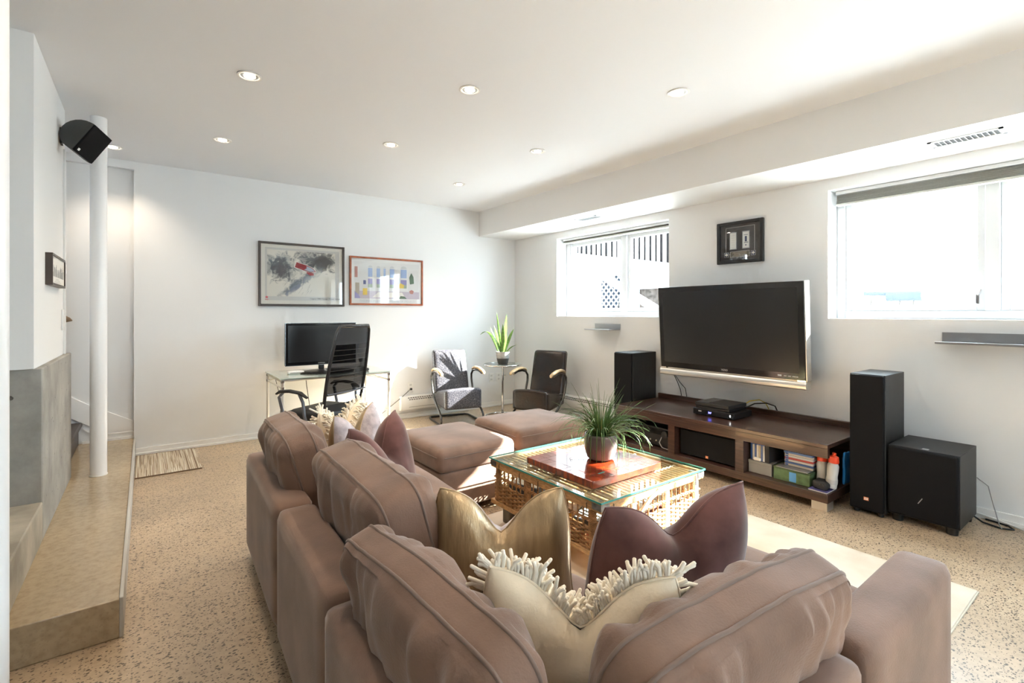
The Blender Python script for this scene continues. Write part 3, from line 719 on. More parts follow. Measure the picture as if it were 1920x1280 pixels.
# rope tied to the near side
B().tube([(1.90, cy0-.012, .24), (1.91, cy0-.014, .30), (1.99, cy0-.014, .345), (2.05, cy0-.012, .36), (2.08, cy0-.012, .352)], [.006, .009, .009, .008, .006], 8).build('leather_strap', mat('pale hide strap', (.5, .42, .33), .7), t, smooth=60)
# things stored in the crate
def crate_box(name, x, y, w, d, h, rz, col, label, cat, z=.141):
    tt = thing(name, label, cat, (x, y, z), rz, 'things inside the wicker table', local=True)
    m_ = mat('crate '+name+' %.2f' % x, col, .5)
    B().box(-w/2, w/2, -d/2, d/2, 0, h).build('body', m_, tt, world=False, bevel=.004)
    B().box(-w/2+.01, w/2-.01, -d/2+.01, d/2-.01, h, h+.002).build('face', mat('crate face', (.5, .5, .48), .5), tt, world=False)
crate_box('board_game', 1.80, 1.72, .24, .18, .05, .2, (.5, .03, .03), 'red boxed game inside the wicker table near its left corner', 'game')
crate_box('speaker_phone', 1.80, 1.74, .19, .14, .05, .5, (.03, .03, .035), 'dark grey desk telephone inside the wicker table', 'telephone', .194)
crate_box('book', 1.77, 2.0, .2, .15, .04, -.3, (.6, .28, .03), 'orange book inside the wicker table', 'book')
crate_box('toy_case', 2.10, 1.66, .22, .16, .10, .1, (.12, .02, .025), 'dark red case inside the wicker table behind the near side', 'case')
crate_box('magazine_pile', 2.3, 1.68, .16, .2, .09, 0, (.32, .09, .03), 'brown pile inside the wicker table at its right end', 'magazines')
crate_box('cloth_bag', 1.85, 2.25, .25, .2, .12, .3, (.12, .14, .17), 'grey blue bag inside the wicker table at its far end', 'bag')

# game board on the table
bx0, bx1, by0, by1 = 1.735, 2.265, 1.665, 2.18; zb = ZTB+.0105
t = thing('game_board', 'glossy red wooden game board on the glass table', 'game board', (2.0, 1.92, zb))
B().box(bx0, bx1, by0, by1, zb, zb+.036).build('board', ROSEWOOD, t, bevel=.003)
INK = mat('dark print', (.02, .015, .012), .4); zt = zb+.0362
sq = B(); m_ = .075
for a in (bx0+m_, bx1-m_): sq.box(a-.0008, a+.0008, by0+.004, by1-.004, zt, zt+.0003)
for a in (by0+m_, by1-m_): sq.box(bx0+.004, bx1-.004, a-.0008, a+.0008, zt, zt+.0003)
for k in range(1, 9):
    a = bx0+m_+(bx1-bx0-2*m_)*k/9
    sq.box(a-.0006, a+.0006, by0+.004, by0+m_, zt, zt+.0003).box(a-.0006, a+.0006, by1-m_, by1-.004, zt, zt+.0003)
    a = by0+m_+(by1-by0-2*m_)*k/9
    sq.box(bx0+.004, bx0+m_, a-.0006, a+.0006, zt, zt+.0003).box(bx1-m_, bx1-.004, a-.0006, a+.0006, zt, zt+.0003)
sq.build('printed_lines', INK, t)
cols = [(.02, .25, .22), (.5, .3, .02), (.25, .3, .3), (.5, .05, .03)]
for k, (xx, yy) in enumerate(((bx0+.11, by0+.066), (bx0+.24, by0+.066), (bx0+.36, by0+.066), (bx0+.066, by0+.13))):
    B().box(xx, xx+(.045 if k < 3 else .008), yy, yy+(.008 if k < 3 else .045), zt, zt+.0004).build('colour_bar', mat('print %d' % k, cols[k], .4), t)
fr = B(); fx, fy = bx0+.20, by0+.30
Mb = plane_m((fx, fy, zt+.0004), (.80, -.60, 0), (.60, .80, 0))
for (a, c, d, e_) in ((-.05, .05, -.03, -.0285), (-.05, .05, .0285, .03), (-.05, -.048, -.03, .03), (.048, .05, -.03, .03)): fr.box(a, c, d, e_, 0, .0004, m=Mb)
fr.build('printed_frame', INK, t)
text('printed_word', 'MONOPOLY', .017, INK, Mb, t)

# grass plant in grey pot
px_, py_ = 2.045, 1.905; zp = zt+.001
t = thing('grass_plant', 'spiky grass plant in a ribbed grey pot on the game board', 'plant', (px_, py_, zp))
prof = [(.056, 0), (.068, .006)]
for i in range(25):
    z = .01+.125*i/24; r = .070+.022*math.sin(min(1, z/.12)*math.pi*.62)+(.0010 if i % 2 else 0); prof.append((r, z))
prof += [(.0875, .142), (.083, .142), (.079, .12), (.02, .118)]
B().lathe(prof, (px_, py_, zp), 36).build('pot', mat('ribbed taupe glaze', (.13, .112, .10), .35, var=.15, vscale=10), t, smooth=50)
B().lathe([(.079, .1235), (.05, .128), (.005, .130)], (px_, py_, zp), 20).build('soil', SOIL, t)
b = B(); rg = random.Random(12)
for i in range(230):
    a = rg.uniform(0, 6.283); rad = rg.uniform(0, .05); L_ = rg.uniform(.16, .36); el = rg.uniform(R(35), R(88)); dr = rg.uniform(.4, 1.0) if rg.random() < .8 else .1
    if rg.random() < .12: el = R(85); dr = .08; L_ = rg.uniform(.14, .24)
    p = Vector((px_+rad*math.cos(a), py_+rad*math.sin(a), zp+.12)); pts = [p]; e_ = el
    wob = rg.uniform(-.3, .3)
    for k in range(8):
        e_ -= dr*L_*9.0/8*(.5+k*.16); pts.append(pts[-1]+Vector((math.cos(a+wob*k*.08)*math.cos(e_), math.sin(a+wob*k*.08)*math.cos(e_), math.sin(e_)))*L_/8)
    b.tube(pts, [.0016, .0022, .0024, .0024, .0022, .002, .0016, .0012, .0004], 4, flat=.5)
for i in range(16):      # long blades hanging over the rim
    a = rg.uniform(2.6, 6.6); rad = .075; out = rg.uniform(.03, .075); drop = rg.uniform(.12, .24)
    d = Vector((math.cos(a), math.sin(a), 0)); p = Vector((px_, py_, zp+.13))
    pts = [p+d*.03, p+d*.06+Vector((0, 0, .05)), p+d*(rad+.02)+Vector((0, 0, .06)), p+d*(rad+out*.8)+Vector((0, 0, .03)), p+d*(rad+out)+Vector((0, 0, -.03)), p+d*(rad+out*1.05)+Vector((0, 0, max(-.1, -drop*.6))), p+d*(rad+out*1.1)+Vector((0, 0, max(-.125, -drop)))]
    b.tube(pts, [.0018, .0022, .0024, .0024, .0022, .0016, .0005], 4, flat=.5)
s = b.build('grass_blades', GRASSM, t, smooth=60); s['kind'] = 'stuff'; s['label'] = 'long drooping green blades'

# ================================================================= TELEVISION WALL
# low stand
sx0, sx1, sy0, sy1 = 3.41, 4.05, 1.27, 2.99
t = thing('tv_stand', 'long low dark wood media stand under the television', 'tv stand', (3.73, 2.13, 0))
B().box(sx0-.005, sx1, sy0, sy1, .398, .424).build('top_panel', WENGE, t, bevel=.003)
B().box(sx0-.001, sx0+.03, sy0+.002, sy1, .338, .3975).build('front_rail', WENGE, t)
B().box(sx0, sx1-.02, sy0+.002, sy1, .055, .11).build('bottom_panel', WENGE, t, bevel=.003)
B().box(sx1-.03, sx1-.012, sy0+.02, sy1-.02, .11, .398).build('back_panel', WENGE, t)
for y in (2.41, 1.842): B().box(sx0+.001, sx1-.031, y-.03, y+.03, .11, .3375).build('upright', WENGE, t)
B().box(sx0+.001, sx1-.031, sy1-.04, sy1-.001, .11, .3375).build('side_panel', WENGE, t)
B().box(sx0+.5, sx1-.031, sy0+.005, sy0+.03, .11, .397).build('side_panel', WENGE, t)
B().box(sx1-.03, sx1, sy0, sy1, .424, .468).build('back_ledge', WENGE, t, bevel=.002)
for y in (sy0+.01, sy1-.12):
    for x in (sx0+.01, sx1-.13): B().box(x, x+.10, y, y+.09, 0, .056).build('foot', SILVER, t)
for y in (2.86, 2.30, 2.25): B().lathe([(.004, 0), (.004, .004)], (0, 0, 0), 10, m=Matrix.Translation((sx0+.002, y, .345)) @ Matrix.Rotation(-P90, 4, 'Y')).build('screw_head', CHROME, t)
# in the stand
t = thing('av_receiver', 'black hifi receiver in the left bay of the media stand', 'receiver', (3.75, 2.68, .111))
B().box(3.50, 3.92, 2.47, 2.90, .117, .275).build('body', BLACK, t, bevel=.004)
B().box(3.495, 3.502, 2.475, 2.895, .215, .262).build('display', SCREEN, t)
B().lathe([(.028, 0), (.028, .018), (.024, .02)], (0, 0, 0), 24, m=Matrix.Translation((3.50, 2.53, .225)) @ Matrix.Rotation(-P90, 4, 'Y')).build('volume_knob', BLACKM, t, smooth=40)
for y in (2.62, 2.68, 2.74, 2.80): B().lathe([(.007, 0), (.007, .006)], (0, 0, 0), 12, m=Matrix.Translation((3.50, y, .16)) @ Matrix.Rotation(-P90, 4, 'Y')).build('button', SILVER, t)
for y in (2.52, 2.86): B().box(3.55, 3.58, y-.015, y+.015, .111, .118).build('foot', BLACKM, t)
t = thing('headset_cable', 'thin grey cable hanging out of the left bay of the media stand', 'cable', (3.47, 2.55, .111))
B().tube([(3.49, 2.56, .20), (3.46, 2.56, .16), (3.455, 2.53, .125), (3.46, 2.47, .118), (3.47, 2.455, .13)], .004, 6).build('cord', mat('grey cable', (.3, .3, .3), .5), t, smooth=60)
t = thing('centre_speaker', 'wide black speaker in the middle bay of the media stand', 'speaker', (3.65, 2.13, .111))
B().box(3.475, 3.85, 1.885, 2.365, .118, .318).build('cabinet', ASH, t, bevel=.004)
B().box(3.462, 3.476, 1.89, 2.36, .122, .314).build('speaker_grille', GRILLE, t, bevel=.005)
B().box(3.4605, 3.4622, 2.115, 2.137, .128, .147).build('badge', mat('orange badge', (.75, .25, .1), .4), t)
text('badge_letters', 'JBL', .008, PAPER, plane_m((3.4600, 2.126, .1375), (0, -1, 0), (0, 0, 1)), t)
for y in (1.93, 2.32): B().box(3.5, 3.53, y-.015, y+.015, .110, .119).build('foot', BLACKM, t)
t = thing('dvd_player', 'thin black disc player lying on the middle bay speaker', 'disc player', (3.65, 2.1, .318))
B().box(3.50, 3.80, 1.95, 2.27, .3185, .338).build('body', BLACK, t, bevel=.002)
# right bay
t = thing('document_box', 'grey lidded box in the right bay of the media stand', 'box', (3.56, 1.725, .111))
B().box(3.475, 3.72, 1.645, 1.808, .111, .195).build('body', mat('grey card', (.26, .25, .235), .7), t, bevel=.003)
B().box(3.473, 3.722, 1.643, 1.81, .178, .199).build('lid', mat('grey card', (.26, .25, .235), .7), t, bevel=.003)
rr_ = random.Random(5); y = 1.80
spine = [(.04, .10, .28), (.55, .52, .45), (.06, .12, .3), (.6, .58, .5), (.35, .3, .2), (.1, .16, .35), (.6, .6, .6)]
for i in range(7):
    t = thing('disc_case', 'upright disc case on the grey box, %s from the left' % ['first', 'second', 'third', 'fourth', 'fifth', 'sixth', 'seventh'][i], 'disc case', (3.55, y-.007, .1995), group='upright disc cases')
    B().box(3.49, 3.62, y-.0135, y, .1995, .338).build('case', mat('case %d' % i, spine[i], .35), t, bevel=.001)
    B().box(3.4893, 3.4900, y-.0125, y-.001, .31, .335).build('spine_strip', mat('blue strip', (.03, .10, .35), .4), t)
    y -= .0145
t = thing('binder', 'black folder standing beside the upright disc cases', 'folder', (3.55, 1.678, .1995))
B().box(3.48, 3.66, 1.664, 1.692, .1995, .334).build('cover', BLACKM, t, bevel=.002)
t = thing('small_gadget', 'small white gadget on the grey box in front of the disc cases', 'gadget', (3.485, 1.745, .1995))
B().box(3.475, 3.488, 1.722, 1.772, .1995, .224).build('body', WHITE, t, bevel=.008, seg=3)
B().box(3.4745, 3.4752, 1.73, 1.764, .205, .218).build('face', mat('cream face', (.8, .75, .65), .4), t)
t = thing('green_box', 'green shoe box with blue label in the right bay of the media stand', 'box', (3.58, 1.50, .111))
B().box(3.47, 3.72, 1.40, 1.63, .111, .186).build('body', mat('green card', (.10, .17, .07), .55, var=.3, vscale=20), t, bevel=.002)
B().box(3.4695, 3.7205, 1.398, 1.632, .186, .199).build('lid', mat('dark green card', (.07, .11, .05), .55), t, bevel=.002)
B().box(3.4690, 3.4698, 1.483, 1.527, .118, .18).build('label', mat('blue label', (.10, .32, .62), .5), t)
B().box(3.46, 3.62, 1.41, 1.61, .1995, .2035).build('plastic_sleeve', mat('clear grey sleeve', (.35, .34, .33), .25), t)
y0 = .2045; fl = [(.55, .5, .42), (.06, .12, .3), (.6, .58, .55), (.5, .06, .05), (.6, .6, .58), (.58, .52, .45), (.1, .2, .45), (.05, .06, .1)]
for i in range(8):
    t = thing('disc_case', 'flat disc case in the stack on the green box, %s from the bottom' % ['first', 'second', 'third', 'fourth', 'fifth', 'sixth', 'seventh', 'eighth'][i], 'disc case', (3.60, 1.49, y0), group='flat disc cases')
    dx = rr_.uniform(-.006, .006)
    B().box(3.53+dx, 3.66+dx, 1.405, 1.585, y0, y0+.0135).build('case', mat('flat case %d' % i, fl[i], .35), t, bevel=.001)
    B().box(3.5293+dx, 3.53+dx, 1.56, 1.58, y0+.002, y0+.0115).build('spine_strip', mat('blue strip', (.03, .10, .35), .4), t)
    y0 += .0142
def bottle(x, y, z, tilt, label):
    t = thing('squeeze_bottle', label, 'bottle', (x, y, z), 0, 'sports bottles in the media stand', local=True); t.rotation_euler = (tilt, 0, 0)
    B().lathe([(.024, 0), (.031, .006), (.032, .05), (.030, .08), (.032, .11), (.033, .145), (.024, .165), (.02, .17)], n=24).build('bottle_body', mat('frosted plastic', (.6, .6, .58), .35), t, smooth=40, world=False)
    B().lathe([(.030, .166), (.031, .175), (.026, .205), (.012, .212), (.011, .228), (.006, .23)], n=24).build('cap', mat('bright red cap', (.85, .07, .02), .35), t, smooth=40, world=False)
    B().lathe([(.0333, .03), (.0333, .06)], n=24, cap=False).build('label_band', mat('pale print', (.5, .5, .5), .5), t, smooth=40, world=False)
bottle(3.57, 1.364, .1115, 0, 'frosted squeeze bottle with red cap beside the green box')
bottle(3.535, 1.30, .125, R(5), 'frosted squeeze bottle with red cap nearest the end of the media stand')
t = thing('magazine', 'blue and white magazine lying at the end of the media stand', 'magazine', (3.5, 1.33, .111))
B().box(3.43, 3.58, 1.285, 1.392, .1105, .116).build('pages', PAPER, t)
B().box(3.428, 3.582, 1.283, 1.394, .116, .118).build('cover', mat('violet cover', (.12, .11, .3), .4), t)
t = thing('camera_pouch', 'black zipped pouch on the magazine in the media stand', 'pouch', (3.5, 1.335, .118))
weld(rounded_block(.055, .045, .026, .02, 8, lambda q: Vector((3.505, 1.338, .145))+q+Vector((0, 0, .01*noise.noise(q*18)))).build('pouch', BLACKM, t))
B().tube([(3.452, 1.325+.012*math.cos(a*.523), .150+.007*math.sin(a*.523)) for a in range(12)], .002, 5, closed=True).build('eyelet', CHROME, t)
t = thing('plastic_bag', 'bright blue plastic bag behind the end of the media stand', 'bag', (3.56, 1.30, .111))
weld(rounded_block(.05, .008, .10, .007, 12, lambda q: Vector((3.66, 1.256, .24))+q+Vector((.008*noise.noise(q*25), .006*noise.noise(q*19), .015*noise.noise(q*12)))).build('bag_body', mat('blue plastic', (.01, .20, .55), .3), t))

# television
TV = thing('television', 'large wall mounted television with silver lower bar', 'television', (3.88, 2.215, 1.085), 0, local=True)
TV.rotation_euler = (0, R(-3.4), 0)
# local: x depth (+ to the wall), y width, z height
w2, h2 = .63, .40
B().box(-.03, .05, -w2, w2, -h2+.055, h2).build('housing', BLACK, TV, world=False, bevel=.006)
B().box(.05, .10, -w2*.7, w2*.7, -h2+.1, h2-.1).build('rear_hump', BLACKM, TV, world=False, bevel=.01)
B().box(-.0315, -.0295, -w2+.005, w2-.005, -h2+.06, h2-.005).build('bezel', SCREEN, TV, world=False)
B().box(-.0325, -.0312, -w2+.045, w2-.045, -h2+.115, h2-.045).build('screen', SCREENM, TV, world=False)
for y in (-w2-.006, w2): B().box(-.028, .048, y, y+.006, -h2+.06, h2).build('side_strip', SILVER, TV, world=False)
B().prism([(-.030, -h2+.055), (-.040, -h2+.045), (-.046, -h2+.025), (-.042, -h2+.004), (-.03, -h2-.004), (.04, -h2-.004), (.04, -h2+.055)], 'y', -w2-.004, w2+.004).build('speaker_bar', SILVER, TV, world=False, smooth=35)
B().box(-.0335, -.030, -w2+.04, w2-.08, -h2+.0585, -h2+.066).build('light_strip', mat('pale strip', (.55, .52, .47), .3, .6), TV, world=False)
for y in (-w2+.03, w2-.03): B().box(-.034, -.028, y-.03, y+.03, -h2+.056, -h2+.068).build('chrome_corner', CHROME, TV, world=False)
TVW = mat('pale print', (.5, .5, .5), .5)
text('brand_letters', 'VIZIO', .022, TVW, plane_m((-.0322, .0, -h2+.088), (0, -1, 0), (0, 0, 1)), TV)
b_ = B()
for q, (ya_, wa_) in enumerate(((-w2+.20, .028), (-w2+.155, .02), (-w2+.127, .024), (-w2+.095, .026), (-w2+.065, .012))): b_.box(-.0326, -.0322, ya_-wa_, ya_, -h2+.086-.001*(q == 0), -h2+.094+.003*(q == 0))
b_.build('feature_print', TVW, TV, world=False)
B().box(.10, .235, -.2, .2, -.12, .12).build('wall_mount', BLACKM, TV, world=False)
t = thing('tv_cable', 'two thin black cables hanging below the left end of the television', 'cable', (4.02, 2.78, .47))
B().tube([(3.98, 2.80, .70), (4.03, 2.78, .60), (4.06, 2.765, .52), (4.07, 2.755, .44)], .0035, 6).build('cord', CABLE, t, smooth=60)
B().tube([(3.98, 2.795, .70), (4.03, 2.755, .60), (4.06, 2.715, .54), (4.07, 2.70, .44)], .0035, 6).build('cord', CABLE, t, smooth=60)
# boxes on the stand
t = thing('set_top_box', 'black set top box with blue digits on the media stand', 'set top box', (3.75, 2.15, .424))
B().box(3.60, 3.87, 1.985, 2.335, .429, .476).build('body', BLACK, t, bevel=.005)
B().box(3.5985, 3.6005, 1.99, 2.33, .433, .472).build('front_panel', SCREEN, t)
text('clock_digits', '347', .019, mat('blue digits', (.1, .1, 1), .4, emit=(.15, .15, 1), estr=4), plane_m((3.598, 2.185, .452), (0, -1, 0), (0, 0, 1)), t)
B().box(3.5978, 3.5984, 2.258, 2.285, .452, .460).build('front_print', TVW, t)
B().box(3.5975, 3.599, 2.012, 2.018, .446, .462).build('status_light', mat('white led', (1, 1, 1), .4, emit=(1, 1, 1), estr=3), t)
for x, y in ((3.63, 2.01), (3.63, 2.31), (3.84, 2.01), (3.84, 2.31)): B().box(x-.012, x+.012, y-.012, y+.012, .424, .430).build('foot', BLACKM, t)
t = thing('game_console', 'black slanted game console on top of the set top box', 'game console', (3.75, 2.17, .477))
def slant(y0, y1, z0, z1): return B().prism([(3.612+(z0-.477)*-.35, z0), (3.872, z0), (3.872, z1), (3.612+(z1-.477)*-.35+.006, z1)], 'y', y0, y1)
slant(2.03, 2.315, .4772, .497).build('lower_half', BLACK, t, bevel=.002)
slant(2.03, 2.315, .500, .527).build('upper_half', BLACKM, t, bevel=.002)
B().box(3.63, 3.86, 2.035, 2.31, .4965, .5005).build('slot', BLACKM, t)
B().box(3.63, 3.87, 2.215, 2.313, .527, .5275).build('gloss_panel', SCREEN, t)
t = thing('console_cable', 'yellow and black cables looping behind the game console', 'cable', (3.99, 1.98, .43))
B().tube([(3.87, 2.06, .50), (3.92, 2.03, .535), (3.98, 1.98, .545), (4.02, 1.95, .52), (4.04, 1.94, .48), (4.07, 1.938, .43)], .0035, 6).build('yellow_cord', mat('yellow cable', (.6, .42, .02), .5), t, smooth=60)
B().tube([(3.87, 2.03, .49), (3.92, 1.99, .52), (3.99, 1.93, .525), (4.05, 1.89, .50), (4.075, 1.87, .43)], .005, 6).build('black_cord', CABLE, t, smooth=60)

def tower(x0, x1, y0, y1, h, label):
    t = thing('tower_speaker', label, 'speaker', ((x0+x1)/2, (y0+y1)/2, 0), group='tall floor speakers')
    B().box(x0+.02, x1, y0, y1, .022, h).build('cabinet', ASH, t, bevel=.003)
    B().box(x0, x0+.022, y0+.004, y1-.004, .03, h-.004).build('speaker_grille', GRILLE, t, bevel=.008, seg=3)
    ym = (y0+y1)/2
    B().box(x0-.0015, x0+.0005, ym-.013, ym+.013, .09, .11).build('badge', mat('orange badge', (.75, .25, .1), .4), t)
    B().box(x0-.0018, x0-.0014, ym-.009, ym+.009, .094, .106).build('badge_face', PAPER, t)
    text('badge_letters', 'JBL', .009, mat('red letters', (.6, .1, .03), .5), plane_m((x0-.002, ym, .10), (0, -1, 0), (0, 0, 1)), t)
    for x in (x0+.04, x1-.04):
        for y in (y0+.03, y1-.03): B().lathe([(.014, 0), (.018, .023)], (x, y, 0), 14).build('foot', BLACKM, t)
tower(3.572, 3.94, 1.025, 1.213, .868, 'tall black floor speaker between the media stand and the subwoofer')
tower(3.66, 4.03, 3.02, 3.24, .868, 'tall black floor speaker at the left end of the media stand')
t = thing('subwoofer', 'black cube subwoofer at the right end of the window wall', 'speaker', (3.8, .865, 0))
B().box(3.62, 4.0, .69, 1.02, .04, .452).build('cabinet', ASH, t, bevel=.003)
B().box(3.592, 3.622, .694, 1.016, .05, .448).build('speaker_grille', GRILLE, t, bevel=.012, seg=3)
for x in (3.65, 3.96):
    for y in (.73, .98): B().lathe([(.026, 0), (.03, .04)], (x, y, 0), 16).build('foot', BLACK, t, smooth=40)
B().box(3.64, 3.67, .835, .865, .452, .4525).build('sticker', mat('grey sticker', (.4, .4, .38), .4), t)
m = Matrix.Translation((3.591, .86, .16)) @ Matrix.Rotation(R(30), 4, 'X')
B().box(-.0005, .0005, -.002, .002, -.02, .02, m=m).build('scratch', mat('pale scratch', (.35, .32, .3), .6), t)
t = thing('power_cable', 'black and grey cables on the floor behind the subwoofer', 'cable', (4.0, .6, 0))
B().tube([(4.0, .74, .05), (3.98, .66, .008), (3.96, .58, .005), (3.99, .53, .005), (4.04, .56, .005), (4.06, .66, .006)], .005, 6).build('black_cord', CABLE, t, smooth=60)
B().tube([(4.005, .69, .26), (4.01, .64, .22), (3.99, .61, .10), (3.96, .585, .02), (3.94, .57, .006)], .003, 6).build('grey_cord', mat('grey cable', (.3, .3, .3), .5), t, smooth=60)
B().tube([(4.065, .70, .03), (4.05, .6, .02), (4.0, .45, .006), (3.98, .3, .005), (4.0, .1, .005)], .0055, 6).build('white_cord', WHITE, t, smooth=60)

# framed tickets above the television
t = thing('framed_tickets', 'black frame with two tickets above the television', 'picture', (XR-.02, 2.2, 1.855))
fy0, fy1, fz0, fz1 = 1.994, 2.403, 1.675, 2.036; X = XR
for bx in ((fy0, fy0+.028, fz0, fz1), (fy1-.028, fy1, fz0, fz1), (fy0+.028, fy1-.028, fz0, fz0+.028), (fy0+.028, fy1-.028, fz1-.028, fz1)):
    B().box(X-.03, X, *bx).build('frame_bar', BLACK, t, bevel=.005)
B().box(X-.014, X-.002, fy0+.026, fy1-.026, fz0+.026, fz1-.026).build('mount', mat('charcoal mount', (.045, .042, .042), .6), t)
xs = X-.0148
SILV = mat('silver ink', (.55, .53, .52), .4)
def rect_outline(b_, y0, y1, z0, z1, w): b_.box(xs, xs+.0006, y0, y1, z1-w, z1).box(xs, xs+.0006, y0, y1, z0, z0+w).box(xs, xs+.0006, y0, y0+w, z0, z1).box(xs, xs+.0006, y1-w, y1, z0, z1)
ln = B(); ln.box(xs, xs+.0006, 2.07, 2.325, 1.985, 1.988).box(xs, xs+.0006, 2.07, 2.073, 1.775, 1.988).box(xs, xs+.0006, 2.322, 2.325, 1.765, 1.988).box(xs, xs+.0006, 2.08, 2.32, 1.752, 1.755)
ln.build('silver_border', SILV, t)
for k, yy in enumerate((2.258, 2.145)):
    B().box(xs-.001, xs+.0006, yy-.032, yy+.032, 1.795, 1.945).build('ticket_edge', mat('ticket grey', (.30, .32, .35), .4), t)
    tk = B().box(xs-.0016, xs-.001, yy-.026, yy+.026, 1.802, 1.938).build('ticket', mat('ticket white', (.62, .64, .63), .5), t)
    if k: B().box(xs-.002, xs-.0016, yy-.009, yy+.009, 1.855, 1.90).box(xs-.002, xs-.0016, yy-.02, yy+.016, 1.845, 1.85).box(xs-.002, xs-.0016, yy-.018, yy+.018, 1.91, 1.914).lathe([(.006, 0), (.006, .0004)], (0, 0, 0), 8, m=Matrix.Translation((xs-.002, yy, 1.825)) @ Matrix.Rotation(P90, 4, 'Y')).build('ticket_print', mat('ticket ink', (.05, .07, .14), .5), tk)
    else:
        b_ = B()
        for q in range(6): b_.box(xs-.002, xs-.0016, yy-.02+.003*(q % 3), yy+.02-.004*(q % 2), 1.815+.02*q, 1.8165+.02*q)
        b_.build('ticket_print', mat('ticket faint ink', (.4, .4, .38), .5), tk)
b_ = B(); rect_outline(b_, 2.115, 2.285, 1.728, 1.78, .003); b_.build('plaque_border', SILV, t)
B().box(xs-.0005, xs+.0006, 2.118, 2.282, 1.731, 1.777).build('plaque', mat('bronze plaque', (.12, .10, .075), .4), t)
b_ = B()
for q in range(5): b_.box(xs-.001, xs-.0005, 2.135+.006*(q % 2), 2.265-.008*(q % 3), 1.736+.008*q, 1.7395+.008*q)
b_.build('plaque_lines', mat('pale bronze', (.40, .35, .27), .5), t)
for yy in (2.318, 2.082):
    b_ = B(); rect_outline(b_, yy-.02, yy+.02, 1.733, 1.773, .0025); bo = b_.build('badge_border', SILV, t)
    B().box(xs-.0004, xs+.0006, yy-.0175, yy+.0175, 1.7355, 1.7705).build('badge_field', mat('navy field', (.02, .03, .09), .5), t)
    leaf = [(0, .015), (.004, .009), (.009, .011), (.0085, .005), (.014, .003), (.0115, -.002), (.012, -.005), (.004, -.0065), (.0015, -.008), (.0015, -.014), (-.0015, -.014), (-.0015, -.008), (-.004, -.0065), (-.012, -.005), (-.0115, -.002), (-.014, .003), (-.0085, .005), (-.009, .011), (-.004, .009)]
    B().prism([(yy+p[0], 1.753+p[1]) for p in leaf], 'x', xs-.0009, xs-.0004).build('leaf_emblem', PAPER, t)
B().box(X-.0165, X-.0160, fy0+.026, fy1-.026, fz0+.026, fz1-.026).build('glazing', GLAZE, t)
# ================================================================= END WALL
def wash_mat(name, base, blots):
    """soft ink wash: noise clouds limited to elliptical areas, in object coordinates (x, z)"""
    m = mat(name, base, .5); N, L = nodes(m); bs = N['Principled BSDF']
    tc = N.new('ShaderNodeTexCoord'); sp = N.new('ShaderNodeSeparateXYZ'); L.new(tc.outputs['Object'], sp.inputs[0])
    nz = N.new('ShaderNodeTexNoise'); nz.inputs['Scale'].default_value = 14; nz.inputs['Detail'].default_value = 9; nz.inputs['Roughness'].default_value = .62; nz.inputs['Distortion'].default_value = 1.2
    L.new(tc.outputs['Object'], nz.inputs['Vector'])
    last = None
    for cx, cz, rx, rz, an, col, strg in blots:
        mp = N.new('ShaderNodeMapping'); mp.vector_type = 'TEXTURE'
        mp.inputs['Location'].default_value = (cx, 0, cz); mp.inputs['Rotation'].default_value = (0, -R(an), 0); mp.inputs['Scale'].default_value = (rx, 1, rz)
        L.new(tc.outputs['Object'], mp.inputs[0])
        s2 = N.new('ShaderNodeSeparateXYZ'); L.new(mp.outputs[0], s2.inputs[0])
        cb = N.new('ShaderNodeCombineXYZ'); L.new(s2.outputs[0], cb.inputs[0]); L.new(s2.outputs[2], cb.inputs[2])
        ln = N.new('ShaderNodeVectorMath'); ln.operation = 'LENGTH'; L.new(cb.outputs[0], ln.inputs[0])
        a = N.new('ShaderNodeMath'); a.operation = 'MULTIPLY_ADD'; a.inputs[1].default_value = 2.4; L.new(nz.outputs['Fac'], a.inputs[0]); L.new(ln.outputs['Value'], a.inputs[2])
        mr = N.new('ShaderNodeMapRange'); mr.inputs[1].default_value = 1.55; mr.inputs[2].default_value = 2.15; mr.inputs[3].default_value = strg; mr.inputs[4].default_value = 0
        L.new(a.outputs[0], mr.inputs[0])
        mx = N.new('ShaderNodeMix'); mx.data_type = 'RGBA'; L.new(mr.outputs[0], mx.inputs[0])
        if last is None: mx.inputs[6].default_value = (*base, 1)
        else: L.new(last, mx.inputs[6])
        mx.inputs[7].default_value = (*col, 1); last = mx.outputs[2]
    L.new(last, bs.inputs['Base Color'])
    return m
def picture(name, x0, x1, z0, z1, fw, fm, mount, label):
    t = thing(name, label, 'poster', ((x0+x1)/2, YB, (z0+z1)/2))
    for bx in ((x0, x0+fw, z0, z1), (x1-fw, x1, z0, z1), (x0+fw, x1-fw, z0, z0+fw), (x0+fw, x1-fw, z1-fw, z1)):
        B().box(bx[0], bx[1], YB-.026, YB-.001, bx[2], bx[3]).build('frame_bar', fm, t, bevel=.003)
    B().box(x0+fw-.002, x1-fw+.002, YB-.012, YB-.002, z0+fw-.002, z1-fw+.002).build('mount', mount, t)
    B().box(x0+fw-.002, x1-fw+.002, YB-.0185, YB-.0180, z0+fw-.002, z1-fw+.002).build('glazing', GLAZE, t)
    return t
def flat(t, name, x0, x1, z0, z1, m, d): return B().box(x0, x1, YB-.012-d, YB-.012-d+.0006, z0, z1).build(name, m, t)
def flatpoly(t, name, pts, m, d): return B().prism(pts, 'y', YB-.012-d, YB-.012-d+.0006).build(name, m, t)
